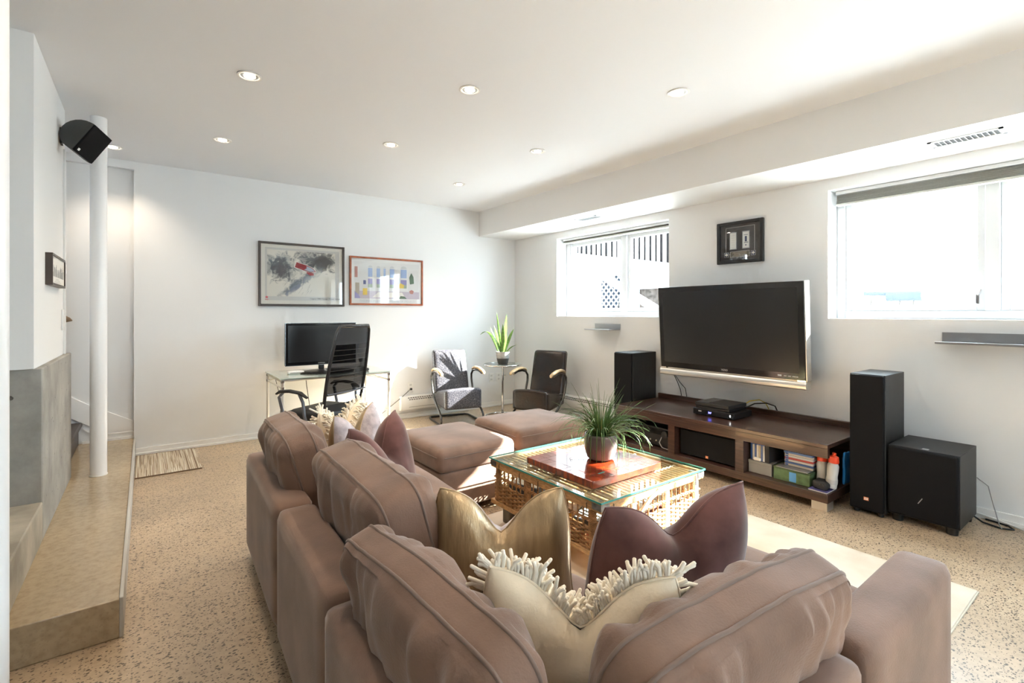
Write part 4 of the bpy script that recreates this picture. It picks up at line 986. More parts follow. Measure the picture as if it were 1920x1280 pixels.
# poster with ink wash
x0, x1, z0, z1 = .899, 1.746, 1.316, 1.963
t = picture('framed_poster', x0, x1, z0, z1, .022, mat('dark brown frame', (.05, .032, .022), .4), mat('ivory mount', (.72, .70, .63), .7), 'dark framed ink wash poster with a red sled shape on the end wall')
flat(t, 'grey_border', x0+.06, x1-.055, z0+.06, z1-.055, mat('grey poster border', (.55, .545, .515), .7), .0008)
ww = wash_mat('ink wash', (.70, .67, .59), [(-.22, .06, .22, .17, -20, (.08, .10, .12), 1.0), (-.21, .03, .11, .13, 0, (.03, .022, .025), .85), (.15, .15, .30, .14, -10, (.07, .08, .09), 1.0), (.22, .13, .15, .13, 0, (.03, .025, .02), .9), (-.03, -.08, .05, .30, -52, (.09, .11, .14), 1.0), (.08, -.02, .04, .16, -60, (.3, .33, .36), .8), (-.1, -.17, .03, .12, -52, (.15, .17, .24), .8)])
pr = B().box(-.345, .325, -.0003, .0003, -.235, .235).build('ink_wash_print', ww, t); pr.location = ((x0+x1)/2, YB-.0137, (z0+z1)/2+.012)
def rotpoly(pts, cx, cz, a): return [(cx+p[0]*math.cos(a)-p[1]*math.sin(a), cz+p[0]*math.sin(a)+p[1]*math.cos(a)) for p in pts]
hull = [(-.11, .032), (.0, .036), (.07, .028), (.115, .0), (.07, -.030), (.0, -.036), (-.11, -.034)]
flatpoly(t, 'white_sled_rim', rotpoly(hull, 1.345, 1.715, R(-18)), mat('sled white', (.75, .74, .72), .6), .0026)
flatpoly(t, 'red_sled_body', rotpoly([(p[0]*.94, p[1]*.84) for p in hull], 1.345, 1.715, R(-18)), mat('sled red', (.38, .025, .03), .6), .0030)
flatpoly(t, 'blue_sled_nose', rotpoly([(.0, .022), (.06, .019), (.098, 0), (.06, -.02), (-.01, -.022), (.01, 0)], 1.345, 1.715, R(-18)), mat('sled pale blue', (.42, .48, .58), .6), .0034)
flatpoly(t, 'red_sled_fin', rotpoly([(.02, -.035), (.09, -.024), (.10, -.045), (.07, -.058), (.03, -.05)], 1.345, 1.715, R(-18)), MATS['sled red'], .0030)
b_ = B(); rr2 = random.Random(8)
for q in range(16):
    xx, zz = 1.12+rr2.random()*.27, 1.43+rr2.random()*.16; l_ = .012+.03*rr2.random()
    b_.prism(rotpoly([(-l_, -.0015), (l_, -.0005), (l_, .0015)], xx, zz, R(55)), 'y', YB-.0150, YB-.0144)
b_.build('ink_strokes', INK, t)
text('poster_words', 'Calgary 1988 Olympic Winter Games', .0205, INK, plane_m((1.545, YB-.0150, z0+.080), (1, 0, 0), (0, 0, 1)), t)
star = []
for q in range(10): star.append((.975+(.017 if q % 2 == 0 else .008)*math.sin(q*.6283), 1.406+(.017 if q % 2 == 0 else .008)*math.cos(q*.6283)))
flatpoly(t, 'red_emblem', star, mat('emblem red', (.6, .05, .06), .6), .0022)
flat(t, 'emblem_line', .96, .99, 1.378, 1.383, MATS['emblem red'], .0022)
# second poster: a bright room with arched openings
x0, x1, z0, z1 = 1.803, 2.689, 1.335, 1.878
t = picture('framed_poster', x0, x1, z0, z1, .02, mat('orange wood frame', (.36, .09, .025), .35, var=.3, vscale=20), mat('white mount', (.78, .79, .78), .7), 'orange wood framed bright poster with blue arches on the end wall')
SKYB = mat('print sky blue', (.30, .42, .68), .6); SEA = mat('print violet', (.27, .26, .52), .6); GRN = mat('print green', (.10, .17, .11), .6); YEL = mat('print yellow', (.75, .55, .08), .6); PNK = mat('print rose', (.45, .2, .17), .6); LGR = mat('print grey', (.55, .58, .60), .6); NVY = mat('print navy', (.06, .08, .22), .6); LAV = mat('print lavender', (.52, .47, .55), .6)
flat(t, 'print_ground', x0+.055, x1-.045, z0+.075, z1-.055, mat('print pale', (.70, .71, .71), .6), .0008)
flat(t, 'floor_tint', x0+.055, x1-.045, z0+.075, z0+.16, LAV, .0012)
for xc, w in ((.235, .05), (.33, .042), (.405, .026), (.495, .055), (.64, .075)):
    xa, xb = x0+xc-w/2, x0+xc+w/2; zb_, zm, zt_ = z0+.20, z0+.30, z0+.42
    flat(t, 'arch_sea', xa, xb, zb_, zm, SEA, .0016); flat(t, 'arch_sky', xa, xb, zm+.02, zt_, SKYB, .0016)
    flatpoly(t, 'arch_head', [(xa+w/2+w/2*math.cos(R(k*20)), zt_+.008+w*.42*math.sin(R(k*20))) for k in range(10)], MATS['print grey'], .0016)
    flat(t, 'arch_garden', xa, xb, zb_, zb_+.04, mat('print sage', (.35, .42, .33), .6), .0020)
flatpoly(t, 'plant_shape', [(x0+.72, z0+.25), (x0+.71, z0+.33), (x0+.735, z0+.385), (x0+.765, z0+.34), (x0+.77, z0+.26)], GRN, .0024)
flatpoly(t, 'plant_shape', [(x0+.555, z0+.22), (x0+.55, z0+.33), (x0+.57, z0+.36), (x0+.59, z0+.30), (x0+.58, z0+.22)], GRN, .0024)
flat(t, 'red_panel', x0+.057, x0+.09, z0+.31, z0+.43, PNK, .0020); flat(t, 'small_picture', x0+.155, x0+.185, z0+.235, z0+.28, NVY, .0020)
flatpoly(t, 'yellow_bouquet', [(x0+.57, z0+.20), (x0+.56, z0+.235), (x0+.60, z0+.26), (x0+.645, z0+.24), (x0+.64, z0+.20)], YEL, .0028)
flat(t, 'yellow_chair', x0+.15, x0+.20, z0+.115, z0+.19, YEL, .0024); flatpoly(t, 'blue_chair', [(x0+.06, z0+.078), (x0+.06, z0+.15), (x0+.10, z0+.12), (x0+.12, z0+.078)], SEA, .0028)
flat(t, 'mantel', x0+.065, x0+.11, z0+.12, z0+.25, mat('print stone', (.42, .36, .28), .6), .0020)
flatpoly(t, 'vase', [(x0+.72, z0+.14), (x0+.71, z0+.17), (x0+.74, z0+.185), (x0+.77, z0+.17), (x0+.755, z0+.135)], PNK, .0028)
flatpoly(t, 'white_table', [(x0+.26, z0+.09), (x0+.33, z0+.15), (x0+.62, z0+.15), (x0+.66, z0+.09)], PAPER, .0024); flatpoly(t, 'dark_leaves', [(x0+.58, z0+.078), (x0+.6, z0+.11), (x0+.65, z0+.105), (x0+.68, z0+.078)], GRN, .0030)
text('poster_words', 'THOMAS McKNIGHT  HOUSE OF MEXICO', .036, LGR, plane_m(((x0+x1)/2+.005, YB-.0142, z0+.047), (1, 0, 0), (0, 0, 1)), t)

# desk ------------------------------------------------------------------
dx0, dx1, dy0, dy1, dz = .965, 1.945, 4.65, 5.31, .672
FRAME = mat('cream metal tube', (.70, .66, .60), .35, .3)
t = thing('desk', 'glass desk on cream metal tube legs below the posters', 'desk', (1.45, 4.98, 0))
B().box(dx0-.02, dx1+.02, dy0-.02, dy1+.01, dz-.008, dz).build('glass_top', mat('frosted desk glass', (.50, .60, .55), .12, coat=.6), t, bevel=.002)
for x in (dx0, dx1):
    for y in (dy0, dy1-.02): B().cyl((x, y, 0), (x, y, dz-.009), .013, 14).build('leg', FRAME, t, smooth=40)
    for zz in (dz-.03, dz-.085, .03): B().cyl((x, dy0, zz), (x, dy1-.02, zz), .009, 10).build('side_rail', FRAME, t, smooth=40)
    for y in (dy0, dy1-.02): B().lathe([(.016, 0), (.016, .02)], (x, y, dz-.095), 14).lathe([(.016, 0), (.016, .02)], (x, y, dz-.04), 14).build('joint', CHROME, t, smooth=40)
for yy in (dy0, dy1-.02): B().cyl((dx0, yy, dz-.02), (dx1, yy, dz-.02), .010, 10).build('cross_rail', FRAME, t, smooth=40)
B().cyl((dx1-.25, dy0, dz-.02), (dx1, dy0, dz-.09), .006, 8).build('brace', FRAME, t, smooth=40)
B().cyl((dx0+.25, dy1-.02, dz-.02), (dx0, dy1-.02, dz-.09), .006, 8).build('brace', FRAME, t, smooth=40)
# desk screen
t = thing('desk_screen', 'black flat screen on the glass desk', 'monitor', (1.41, 5.08, dz))
B().box(1.075, 1.755, 5.06, 5.10, .735, 1.148).build('housing', BLACK, t, bevel=.005)
B().box(1.073, 1.757, 5.0585, 5.0605, .733, 1.15).build('rim', mat('silver rim', (.45, .46, .48), .25, .8), t)
B().box(1.078, 1.752, 5.0565, 5.0587, .739, 1.145).build('bezel', SCREEN, t)
B().box(1.10, 1.73, 5.0555, 5.0567, .768, 1.125).build('screen', SCREENM, t)
B().box(1.39, 1.44, 5.07, 5.10, .69, .76).build('stand_neck', BLACK, t, bevel=.004)
B().lathe([(.25, 0), (.25, .008), (.23, .014), (.02, .018)], (0, 0, 0), 48, m=Matrix.Translation((1.43, 4.94, dz)) @ Matrix.Diagonal((1.05, .78, 1, 1))).build('stand_foot', BLACK, t, smooth=30)
text('brand_letters', 'SAMSUNG', .014, TVW, plane_m((1.41, 5.0562, .752), (1, 0, 0), (0, 0, 1)), t)
t = thing('router', 'small white router on the left end of the glass desk', 'router', (1.12, 4.92, dz))
B().box(1.07, 1.21, 4.90, 4.98, dz, dz+.03).build('body', WHITE, t, bevel=.01, seg=3)
B().box(1.08, 1.20, 4.8985, 4.9003, dz+.010, dz+.018).build('light_bar', mat('pale strip', (.55, .52, .47), .3, .6), t)
t = thing('desk_mouse', 'small black mouse at the right end of the glass desk', 'mouse', (1.76, 4.80, dz))
weld(rounded_block(.028, .045, .015, .014, 8, lambda q: Vector((1.76, 4.80, dz+.015))+q).build('body', BLACK, t))
t = thing('desk_gadget', 'small dark gadget standing by the wall on the glass desk', 'gadget', (1.86, 5.2, dz))
B().lathe([(.03, 0), (.03, .01), (.008, .015), (.008, .05), (.025, .06), (.028, .08), (.01, .09)], (1.86, 5.2, dz), 16).build('body', BLACK, t, smooth=40)
t = thing('desk_cable', 'thin dark cables hanging under the glass desk', 'cable', (1.4, 5.3, 0))
B().tube([(1.31, 5.28, dz-.01), (1.33, 5.30, .5), (1.36, 5.31, .3), (1.38, 5.32, .12), (1.40, 5.32, .02)], .0035, 6).build('cord', CABLE, t, smooth=60)
B().tube([(1.02, 5.29, dz-.01), (1.06, 5.32, .5), (1.10, 5.33, .36), (1.08, 5.33, .2), (1.16, 5.33, .05)], .003, 6).build('cord', CABLE, t, smooth=60)
t = thing('desk_lead', 'dark lead running from the end wall socket down to the desk leg', 'cable', (2.4, 5.38, .2))
B().tube([(2.535, YB-.02, .352), (2.50, YB-.04, .33), (2.40, YB-.03, .25), (2.25, YB-.03, .15), (2.1, YB-.03, .05), (2.0, YB-.04, .01)], .004, 6).build('cord', mat('grey lead', (.12, .12, .12), .5), t, smooth=60)

# office chair -----------------------------------------------------------
t = thing('office_chair', 'black high back mesh office chair at the glass desk', 'office chair', (1.25, 4.36, 0), R(32), local=True)   # local +y is forward
MESHF = thin_glass('black mesh fabric', (.07, .07, .075), 1.2, .4)
weld(rounded_block(.235, .23, .045, .04, 12, lambda q: q+Vector((0, .02, .40-.02*(q.y > .15)))).build('seat', BLACKM, t, world=False))
# back: curved frame with mesh
def bk(s, u):      # s 0..1 height, u -1..1 across
    z = .38+.76*s; y = -.20-.05*math.sin(s*2.6)-.16*s*s+.05*s; w = (.215+.05*math.sin(s*math.pi)*.6)*(1-.10*s)
    if s > .93: w *= 1-.10*((s-.93)/.07)**2
    return Vector((u*w, y+.028*(u*u)*1.0-.0, z))
b_ = B(); n = 20
ring = [bk(i/n, -1) for i in range(n+1)]+[bk(1, -1+2*i/8) for i in range(1, 8)]+[bk(1-i/n, 1) for i in range(n+1)]+[bk(0, 1-2*i/8) for i in range(1, 8)]
B().tube(ring, .014, 10, closed=True).build('back_frame', mat('black glossy frame', (.02, .02, .022), .22), t, world=False, smooth=60)
vs_ = [bk(i/n, -1+2*j/10) for i in range(n+1) for j in range(11)]; vs2 = [v+Vector((0, .004, 0)) for v in vs_]
fs_ = [(i*11+j, i*11+j+1, i*11+j+12, i*11+j+11) for i in range(n) for j in range(10)]
k0 = int(n*.28); k1 = int(n*.80)
B().add(vs_, [f for f in fs_ if k0*11 <= f[0] < k1*11]).build('mesh_panel', MESHF, t, world=False, smooth=60)
B().add(vs_+vs2, [f for f in fs_ if f[0] >= k1*11]+[tuple(i+len(vs_) for i in f)[::-1] for f in fs_ if f[0] >= k1*11]).build('head_panel', BLACKM, t, world=False, smooth=60)
B().add(vs_+vs2, [f for f in fs_ if f[0] < int(n*.16)*11]+[tuple(i+len(vs_) for i in f)[::-1] for f in fs_ if f[0] < int(n*.16)*11]).build('lower_panel', BLACKM, t, world=False, smooth=60)
for i in range(9):      # mesh ribs that show as horizontal lines
    s_ = .30+i*.055; B().tube([bk(s_, -1+2*j/8) for j in range(9)], .0016, 5).build('mesh_rib', BLACKM, t, world=False)
B().tube([bk(.27, -1+2*j/8)+Vector((0, -.02, 0)) for j in range(9)], [.014]*9, 8, flat=.6).build('lumbar_bar', mat('blue grey bar', (.06, .07, .09), .35), t, world=False, smooth=60)
B().tube([(0, -.22, .42), (0, -.26, .36), (0, -.15, .32), (0, 0, .32)], [.03, .035, .035, .03], 10, flat=.5).build('back_bracket', BLACK, t, world=False, smooth=60)
for sg in (-1, 1):
    B().tube([(sg*.22, .12, .37), (sg*.30, .13, .36), (sg*.315, .15, .42), (sg*.32, .19, .56), (sg*.318, .15, .60)], .013, 8, flat=1).tube([(sg*.22, -.08, .37), (sg*.30, -.08, .36), (sg*.315, -.07, .42), (sg*.32, -.06, .53), (sg*.318, -.02, .595)], .013, 8).build('arm_support', mat('grey arm tube', (.16, .17, .19), .3, .5), t, world=False, smooth=60)
    B().tube([(sg*.318, .22, .585), (sg*.318, .18, .606), (sg*.318, .08, .615), (sg*.318, -.03, .605), (sg*.318, -.10, .57)], [.014, .022, .024, .022, .014], 10, flat=.6).build('arm_pad', BLACKM, t, world=False, smooth=60)
B().cyl((0, 0, .09), (0, 0, .34), .028, 16).build('gas_post', BLACK, t, world=False, smooth=40)
for k in range(5):
    a = R(72*k+10); p = Vector((math.cos(a)*.29, math.sin(a)*.29, .075))
    lg = B().tube([(0, 0, .11), p*.5+Vector((0, 0, .06)), p], [.028, .022, .016], 8, flat=.7).build('base_arm', BLACK, t, world=False, smooth=60)
    B().lathe([(.027, -.011), (.03, -.006), (.03, .006), (.027, .011)], (0, 0, 0), 16, m=Matrix.Translation((p.x, p.y, .0305)) @ Matrix.Rotation(a+.6, 4, 'Z') @ Matrix.Rotation(P90, 4, 'X')).build('castor', BLACKM, t, world=False, smooth=40)

# wall sockets and switches ------------------------------------------------
def socket(x, z, label, n=1, plug=False):
    t = thing('wall_socket', label, 'socket', (x, YB, z)); w, h = .036, .058
    B().box(x-w, x+w, YB-.006, YB, z-h, z+h).build('cover_plate', WHITE, t, bevel=.002)
    for dz_ in (-.025, .025):
        B().box(x-.016, x+.016, YB-.0072, YB-.006, z+dz_-.014, z+dz_+.014).build('outlet', mat('outlet white', (.7, .7, .68), .4), t)
        B().box(x-.008, x-.005, YB-.0076, YB-.0072, z+dz_-.005, z+dz_+.005).box(x+.005, x+.008, YB-.0076, YB-.0072, z+dz_-.005, z+dz_+.005).build('slot', BLACKM, t)
    if plug: B().box(x-.012, x+.012, YB-.03, YB-.0077, z-.035, z-.012).build('plug', BLACKM, t, bevel=.003)
socket(2.535, .365, 'white wall socket with a black plug left of the worn armchair', plug=True)
socket(3.70, .385, 'blank looking white socket plate left of the side table pole')
socket(3.82, .385, 'white socket plate right of the side table pole')

# baseboard heaters --------------------------------------------------------
def heater(pts_fn, L0, L1, label, wall):
    if wall == 'back':
        t = thing('baseboard_heater', label, 'heater', ((L0+L1)/2, YB-.04, .1), group='white baseboard heaters')
        prof = [(YB, .095), (YB-.055, .105), (YB-.062, .13), (YB-.062, .21), (YB-.045, .262), (YB, .268)]
        B().add([(L0, p[0], p[1]) for p in prof]+[(L1, p[0], p[1]) for p in prof], [tuple(range(6)), tuple(range(11, 5, -1))]+[(i, (i+1) % 6, 6+(i+1) % 6, 6+i) for i in range(6)]).build('casing', WHITE, t, bevel=.004)
        B().box(L0+.1, L1-.02, YB-.064, YB-.0615, .135, .14).build('groove', mat('grey groove', (.35, .34, .32), .6), t)
        for r_ in range(2):
            n_ = int((L1-L0-.12)/.03)
            for i in range(n_):
                x = L0+.1+i*.03+.012*r_; z = .244-.02*r_
                m = Matrix.Translation((x, YB-.0535-.006*r_, z)) @ Matrix.Rotation(R(-18), 4, 'X')
                B().box(-.009, .009, -.003, .003, -.0045, .0045, m=m).build('slot', mat('heater slot', (.10, .09, .085), .7), t)
    else:
        t = thing('baseboard_heater', label, 'heater', (XR-.04, (L0+L1)/2, .1), group='white baseboard heaters')
        prof = [(XR, .095), (XR-.055, .105), (XR-.062, .13), (XR-.062, .21), (XR-.045, .262), (XR, .268)]
        B().add([(p[0], L0, p[1]) for p in prof]+[(p[0], L1, p[1]) for p in prof], [tuple(range(6)), tuple(range(11, 5, -1))]+[(i, (i+1) % 6, 6+(i+1) % 6, 6+i) for i in range(6)]).build('casing', WHITE, t, bevel=.004)
        for r_ in range(2):
            n_ = int((L1-L0-.12)/.03)
            for i in range(n_):
                y = L0+.06+i*.03+.012*r_; z = .244-.02*r_
                m = Matrix.Translation((XR-.0535-.006*r_, y, z)) @ Matrix.Rotation(R(18), 4, 'Y')
                B().box(-.003, .003, -.009, .009, -.0045, .0045, m=m).build('slot', MATS['heater slot'], t)
heater(None, 2.39, 3.30, 'white baseboard heater on the end wall behind the worn armchair', 'back')
heater(None, 3.40, 4.55, 'white baseboard heater on the window wall behind the right armchair', 'right')

# armchairs ----------------------------------------------------------------
WORN = mat('worn silvery leather', (.03, .03, .034), .38, coat=.1)
N, L = nodes(WORN); bs = N['Principled BSDF']; tc = N.new('ShaderNodeTexCoord')
v_ = N.new('ShaderNodeTexVoronoi'); v_.feature = 'DISTANCE_TO_EDGE'; v_.inputs['Scale'].default_value = 45; L.new(tc.outputs['Object'], v_.inputs['Vector'])
nz = N.new('ShaderNodeTexNoise'); nz.inputs['Scale'].default_value = 14; nz.inputs['Detail'].default_value = 8; L.new(tc.outputs['Object'], nz.inputs['Vector'])
ml = N.new('ShaderNodeMath'); ml.operation = 'MULTIPLY'; L.new(v_.outputs['Distance'], ml.inputs[0]); L.new(nz.outputs['Fac'], ml.inputs[1])
rp = N.new('ShaderNodeValToRGB'); rp.color_ramp.elements[0].position = .0; rp.color_ramp.elements[0].color = (.20, .19, .20, 1); rp.color_ramp.elements[1].position = .03; rp.color_ramp.elements[1].color = (.035, .035, .045, 1)
L.new(ml.outputs[0], rp.inputs[0]); L.new(rp.outputs[0], bs.inputs['Base Color'])
def armchair(loc, rz, leather, label):
    t = thing('armchair', label, 'armchair', loc, rz, 'tubular cantilever armchairs', local=True)     # local -y is the front
    hw = .215
    def seatf(q):
        p = q+Vector((0, 0, .27)); k = (q.y+.23)/.46
        if q.z > 0: p.z += .05*(1-k)-.03*k+.02*(1-(q.x/hw)**2)
        else: p.z += .02*k
        return p
    weld(rounded_block(hw, .235, .085, .03, 12, seatf).build('seat', leather, t, world=False))
    def backf(q):
        z = q.z+.55; k = (q.z+.25)/.5
        return Vector((q.x*(1-.04*k), .20+q.y+.13*k+.015*(1-(q.x/hw)**2)*(-1 if q.y < 0 else 0), z))
    weld(rounded_block(hw-.005, .045, .255, .03, 12, backf).build('backrest', leather, t, world=False))
    for sg in (-1, 1):
        x = sg*(hw+.03)
        path = [(x, -.14, .565), (x, -.05, .585), (x, .06, .585), (x, .15, .565), (x, .20, .52), (x, .20, .46), (x, .16, .36), (x, .09, .27), (x, -.02, .20), (x, -.13, .15), (x, -.18, .11), (x, -.19, .06), (x, -.185, .03), (x, -.15, .014), (x, 0, .0125), (x, .22, .0125), (x*.97, .30, .0125), (x*.85, .34, .0125), (0, .345, .0125)]
        B().tube(path, .0125, 10).build('tube_frame', DSTEEL, t, world=False, smooth=60)
        arm = [(x, -.21, .560), (x, -.20, .580), (x, -.14, .596), (x, -.05, .612), (x, .06, .612), (x, .13, .598), (x, .17, .575)]
        B().tube(arm, [.012, .020, .024, .025, .024, .021, .012], 10, flat=.62).build('wooden_armrest', PALEWOOD, t, world=False, smooth=60)
    B().cyl((-hw-.03, .14, .335), (hw+.03, .14, .335), .010, 10).build('cross_bar', DSTEEL, t, world=False, smooth=40)
    return t
armchair((2.86, 4.87, 0), R(-12), WORN, 'armchair with cracked silvery leather standing in the sun')
armchair((3.53, 4.22, 0), R(-66), LEATHER, 'dark brown black leather armchair near the window corner')

# side table and snake plant ------------------------------------------------
stx, sty, sz = 3.44, 4.79, .64
t = thing('side_table', 'round glass and chrome side table between the armchairs', 'side table', (stx, sty, 0))
B().lathe([(.225, 0), (.225, .008)], (stx, sty, sz-.012), 48).build('glass_top', TABLEGLASS, t, smooth=30)
B().tube([(stx+.228*math.cos(a*math.pi/24), sty+.228*math.sin(a*math.pi/24), sz-.010) for a in range(48)], .009, 8, closed=True).build('chrome_rim', CHROME, t, smooth=60)
B().cyl((stx, sty, .02), (stx, sty, sz-.02), .012, 16).build('pole', CHROME, t, smooth=40)
B().cyl((stx, sty, .44), (stx, sty, .52), .016, 16).cyl((stx, sty, .50), (stx+.03, sty-.02, .50), .005, 8).build('clamp', CHROME, t, smooth=40)
B().lathe([(.06, 0), (.055, .004), (.02, .006)], (stx, sty, sz-.024), 20).build('top_plate', CHROME, t, smooth=40)
B().tube([(stx+.20*math.cos(a*math.pi/24), sty+.20*math.sin(a*math.pi/24), .011) for a in range(48)], .011, 8, closed=True).build('base_ring', CHROME, t, smooth=60)
B().tube([(stx-.2, sty, .011), (stx-.1, sty, .02), (stx, sty, .03), (stx+.1, sty, .02), (stx+.2, sty, .011)], .008, 8).build('base_bar', CHROME, t, smooth=60)
zp = sz-.0035
t = thing('snake_plant', 'snake plant in a grey striped pot on the round side table', 'plant', (stx-.01, sty-.02, zp))
ppx, ppy = stx-.01, sty-.02
B().lathe([(.055, 0), (.062, .01), (.075, .07)], (ppx, ppy, zp), 32).build('pot_lower', mat('dark grey pot', (.06, .06, .058), .5), t, smooth=40)
B().lathe([(.075, .07), (.085, .145), (.087, .15), (.081, .15), (.077, .13), (.01, .128)], (ppx, ppy, zp), 32, cap=False).build('pot_upper', mat('pale grey pot', (.42, .42, .40), .5, var=.3, vscale=20, stretch=(1, 1, 6)), t, smooth=40)
B().lathe([(.077, .132), (.01, .138)], (ppx, ppy, zp), 20).build('soil', SOIL, t)
SNAKE = mat('snake plant leaf', (.17, .30, .06), .35, var=.5, vscale=18, stretch=(1, 1, 3), col2=(.07, .16, .03))
rv = Vector((.8008, -.599, 0)); fv = Vector((.599, .8008, 0))
def leaf(dx, dz_, bend, w, ph, depth=0):
    base = Vector((ppx, ppy, zp+.13))+rv*dx*.18+fv*depth*.03
    tip = Vector((ppx, ppy, zp+.13))+rv*dx+Vector((0, 0, dz_))+fv*depth*.08
    n_ = 10; vs_ = []; fs_ = []
    sidev = (rv*math.cos(ph)+fv*math.sin(ph)).normalized(); nv = (fv*math.cos(ph)-rv*math.sin(ph)).normalized()
    for i in range(n_+1):
        s_ = i/n_; p = base.lerp(tip, s_)+Vector((0, 0, bend*math.sin(s_*math.pi)))+rv*(0)
        ww_ = w*(math.sin(min(1, s_*1.15+.18)*math.pi*.5))*(1-s_**3)+.0008
        vs_ += [p-sidev*ww_, p+nv*.010*(1-s_)+nv*.002, p+sidev*ww_, p-nv*.002]
    for i in range(n_):
        for k in range(4): fs_.append((i*4+k, i*4+(k+1) % 4, i*4+4+(k+1) % 4, i*4+4+k))
    fs_ += [(0, 1, 2, 3), tuple(n_*4+k for k in range(4))]
    B().add(vs_, fs_).build('leaf', SNAKE, t, smooth=50)
for a in ((-.075, .49, 0, .016, .2, .3), (.045, .47, 0, .026, .5, .2), (.13, .29, .03, .022, .1, -.3), (-.11, .33, .02, .020, .4, .5), (-.15, .31, .01, .014, .9, .1), (-.27, .22, .13, .022, .2, -.4), (.0, .35, 0, .026, .0, -.6), (.17, .10, .02, .014, .3, 0), (.05, .22, 0, .022, .7, -.5), (-.05, .20, 0, .02, -.4, .8)): leaf(*a)

# doormat ---------------------------------------------------------------------
t = thing('doormat', 'striped beige and brown doormat by the end wall', 'mat', (.15, 5.0, 0))
STR = mat('striped weave', (.5, .4, .3), .95, bump=.3, bscale=200); N, L = nodes(STR); bs = N['Principled BSDF']
tc = N.new('ShaderNodeTexCoord'); mp = N.new('ShaderNodeMapping'); mp.inputs['Scale'].default_value = (55, .4, 1); L.new(tc.outputs['Object'], mp.inputs[0])
nz = N.new('ShaderNodeTexNoise'); nz.inputs['Scale'].default_value = 1; nz.inputs['Detail'].default_value = 3; L.new(mp.outputs[0], nz.inputs['Vector'])
rp = N.new('ShaderNodeValToRGB'); rp.color_ramp.interpolation = 'CONSTANT'; e0 = rp.color_ramp.elements
e0[0].position = 0; e0[0].color = (.20, .13, .08, 1); e0[1].position = .42; e0[1].color = (.62, .53, .41, 1)
for p_, c_ in ((.5, (.36, .27, .18, 1)), (.54, (.72, .66, .55, 1)), (.62, (.28, .19, .12, 1))): el = e0.new(p_); el.color = c_
L.new(nz.outputs['Fac'], rp.inputs[0]); L.new(rp.outputs[0], bs.inputs['Base Color'])
B().box(-.06, .366, 4.645, 5.36, .0005, .008).build('weave', STR, t, bevel=.002)
B().box(-.062, .368, 4.641, 4.648, .0003, .009).box(-.062, .368, 5.357, 5.364, .0003, .009).build('hem', mat('brown hem', (.18, .12, .08), .9), t)

# wall block fittings -------------------------------------------------------------
XW = -.42
t = thing('framed_panorama', 'small dark framed panorama picture on the white wall block', 'picture', (XW, 3.8, 1.49))
ya, yb, za, zb2 = 3.53, 4.05, 1.398, 1.568
for bx in ((ya, ya+.012, za, zb2), (yb-.012, yb, za, zb2), (ya+.012, yb-.012, za, za+.012), (ya+.012, yb-.012, zb2-.012, zb2)):
    B().box(XW, XW+.03, *bx).build('frame_bar', mat('dark brown frame', (.05, .032, .022), .4), t)
B().box(XW, XW+.024, ya+.010, yb-.010, za+.010, zb2-.010).build('print', PAPER, t)
b_ = B(); rr3 = random.Random(2)
for k in range(26):
    y = ya+.05+k*.0165; h_ = .02+.05*rr3.random(); b_.box(XW+.024, XW+.0245, y, y+.004+.008*rr3.random(), za+.05, za+.05+h_)
b_.build('skyline_strokes', mat('grey print', (.28, .28, .27), .6), t)
b_ = B()
for k in range(3): b_.box(XW+.024, XW+.0245, ya+.12+.03*k, yb-.15-.04*k, za+.022+.008*k, za+.0235+.008*k)
b_.build('caption_lines', MATS['grey print'], t)
t = thing('light_switch', 'white switch plate low on the white wall block edge', 'switch', (XW, 4.2, 1.2))
B().box(XW, XW+.008, 4.16, 4.235, 1.14, 1.27).build('switch_plate', WHITE, t, bevel=.002)
B().box(XW+.008, XW+.012, 4.185, 4.21, 1.18, 1.23).build('rocker', WHITE, t, bevel=.001)
t = thing('cable_channel', 'white vertical cable channel on the white wall block', 'cable channel', (XW, 4.24, .99))
B().box(XW, XW+.012, 4.245, 4.265, .985, 2.3).build('channel', WHITE, t, bevel=.002)
B().box(XW, XW+.014, 4.238, 4.272, 1.50, 1.56).build('channel_box', WHITE, t, bevel=.002)

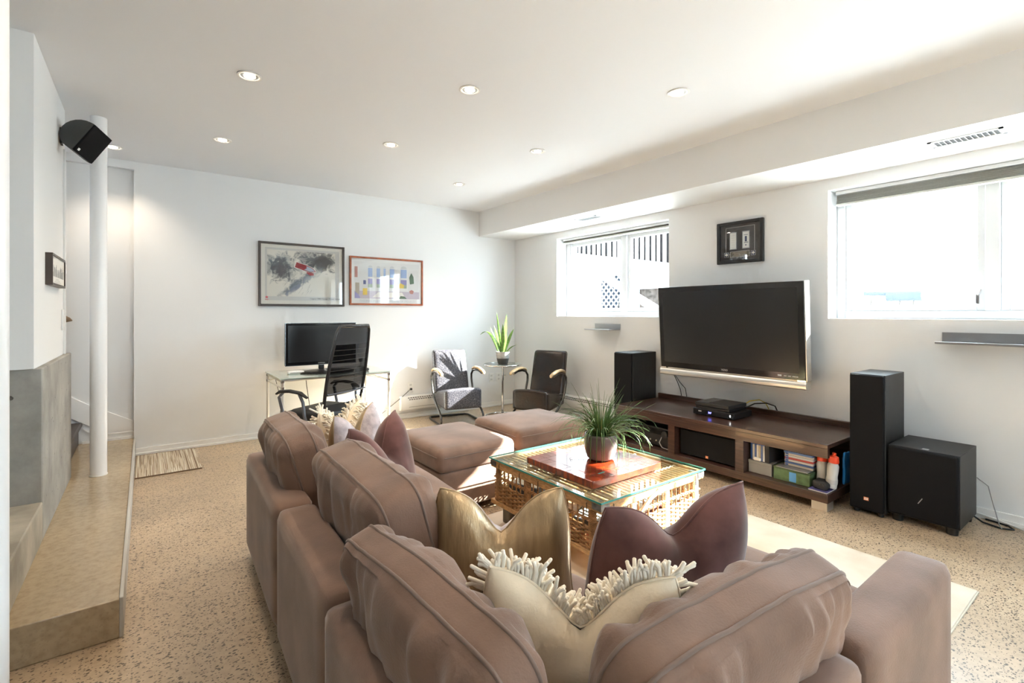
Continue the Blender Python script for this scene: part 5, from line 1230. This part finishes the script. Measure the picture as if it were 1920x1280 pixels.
# wall loudspeaker: D-shaped body, in its own frame
Cs = Vector((-.305, 4.05, 2.327)); upv = Vector((0, 0, 1))
def cam3(X, Y, D): return rv*X+upv*Y+fv*D
ea = cam3(.0945, .184, .06).normalized(); ee = cam3(-.022, -.028, .12); ee = (ee-ea*ee.dot(ea)).normalized(); en = ea.cross(ee).normalized()
if en.dot(cam3(-.88, .47, -.05)) < 0: en = -en
Ms = Matrix((ea, ee, en)).transposed().to_4x4(); Ms.translation = Cs      # x: grille width, y: along the body, z: towards the rear
t = thing('wall_speaker', 'black curved loudspeaker tilted on a bracket on the white wall block', 'speaker', tuple(Cs))
prof = [(-.10, -.055)]+[(.10*math.cos(R(180-k*15)), -.035+.115*math.sin(R(180-k*15))) for k in range(13)]+[(.10, -.055)]
n_ = len(prof); vs_ = [Ms @ Vector((p[0], -.085, p[1])) for p in prof]+[Ms @ Vector((p[0], .085, p[1])) for p in prof]
B().add(vs_, [tuple(range(n_)), tuple(range(2*n_-1, n_-1, -1))]+[(i, (i+1) % n_, n_+(i+1) % n_, n_+i) for i in range(n_)]).build('cabinet', mat('charcoal plastic', (.05, .052, .05), .5, bump=.05, bscale=300), t, smooth=35)
B().box(-.099, .099, -.084, .084, -.068, -.054, m=Ms).build('speaker_grille', GRILLE, t, bevel=.005)
B().box(-.085, -.07, -.07, -.055, -.0695, -.0675, m=Ms).build('badge', PAPER, t)
rear = Ms @ Vector((-.02, 0, .078)); wp = Vector((XW+.012, rear.y+.02, rear.z-.005))
B().tube([rear, rear.lerp(wp, .45), wp], [.016, .011, .014], 10).build('bracket_arm', BLACKM, t, smooth=60)
B().box(XW, XW+.012, wp.y-.03, wp.y+.03, wp.z-.05, wp.z+.05).build('bracket_plate', BLACKM, t, bevel=.003)
B().tube([rear+Vector((.01, 0, .02)), rear+Vector((-.01, .02, .06)), Vector((XW+.02, wp.y+.02, wp.z+.06)), Vector((XW+.004, wp.y+.03, wp.z+.07))], .003, 6).build('copper_wire', mat('copper wire', (.45, .2, .1), .35, .8), t, smooth=60)
for o in scene.objects:
    if '_local' in o: del o['_local']
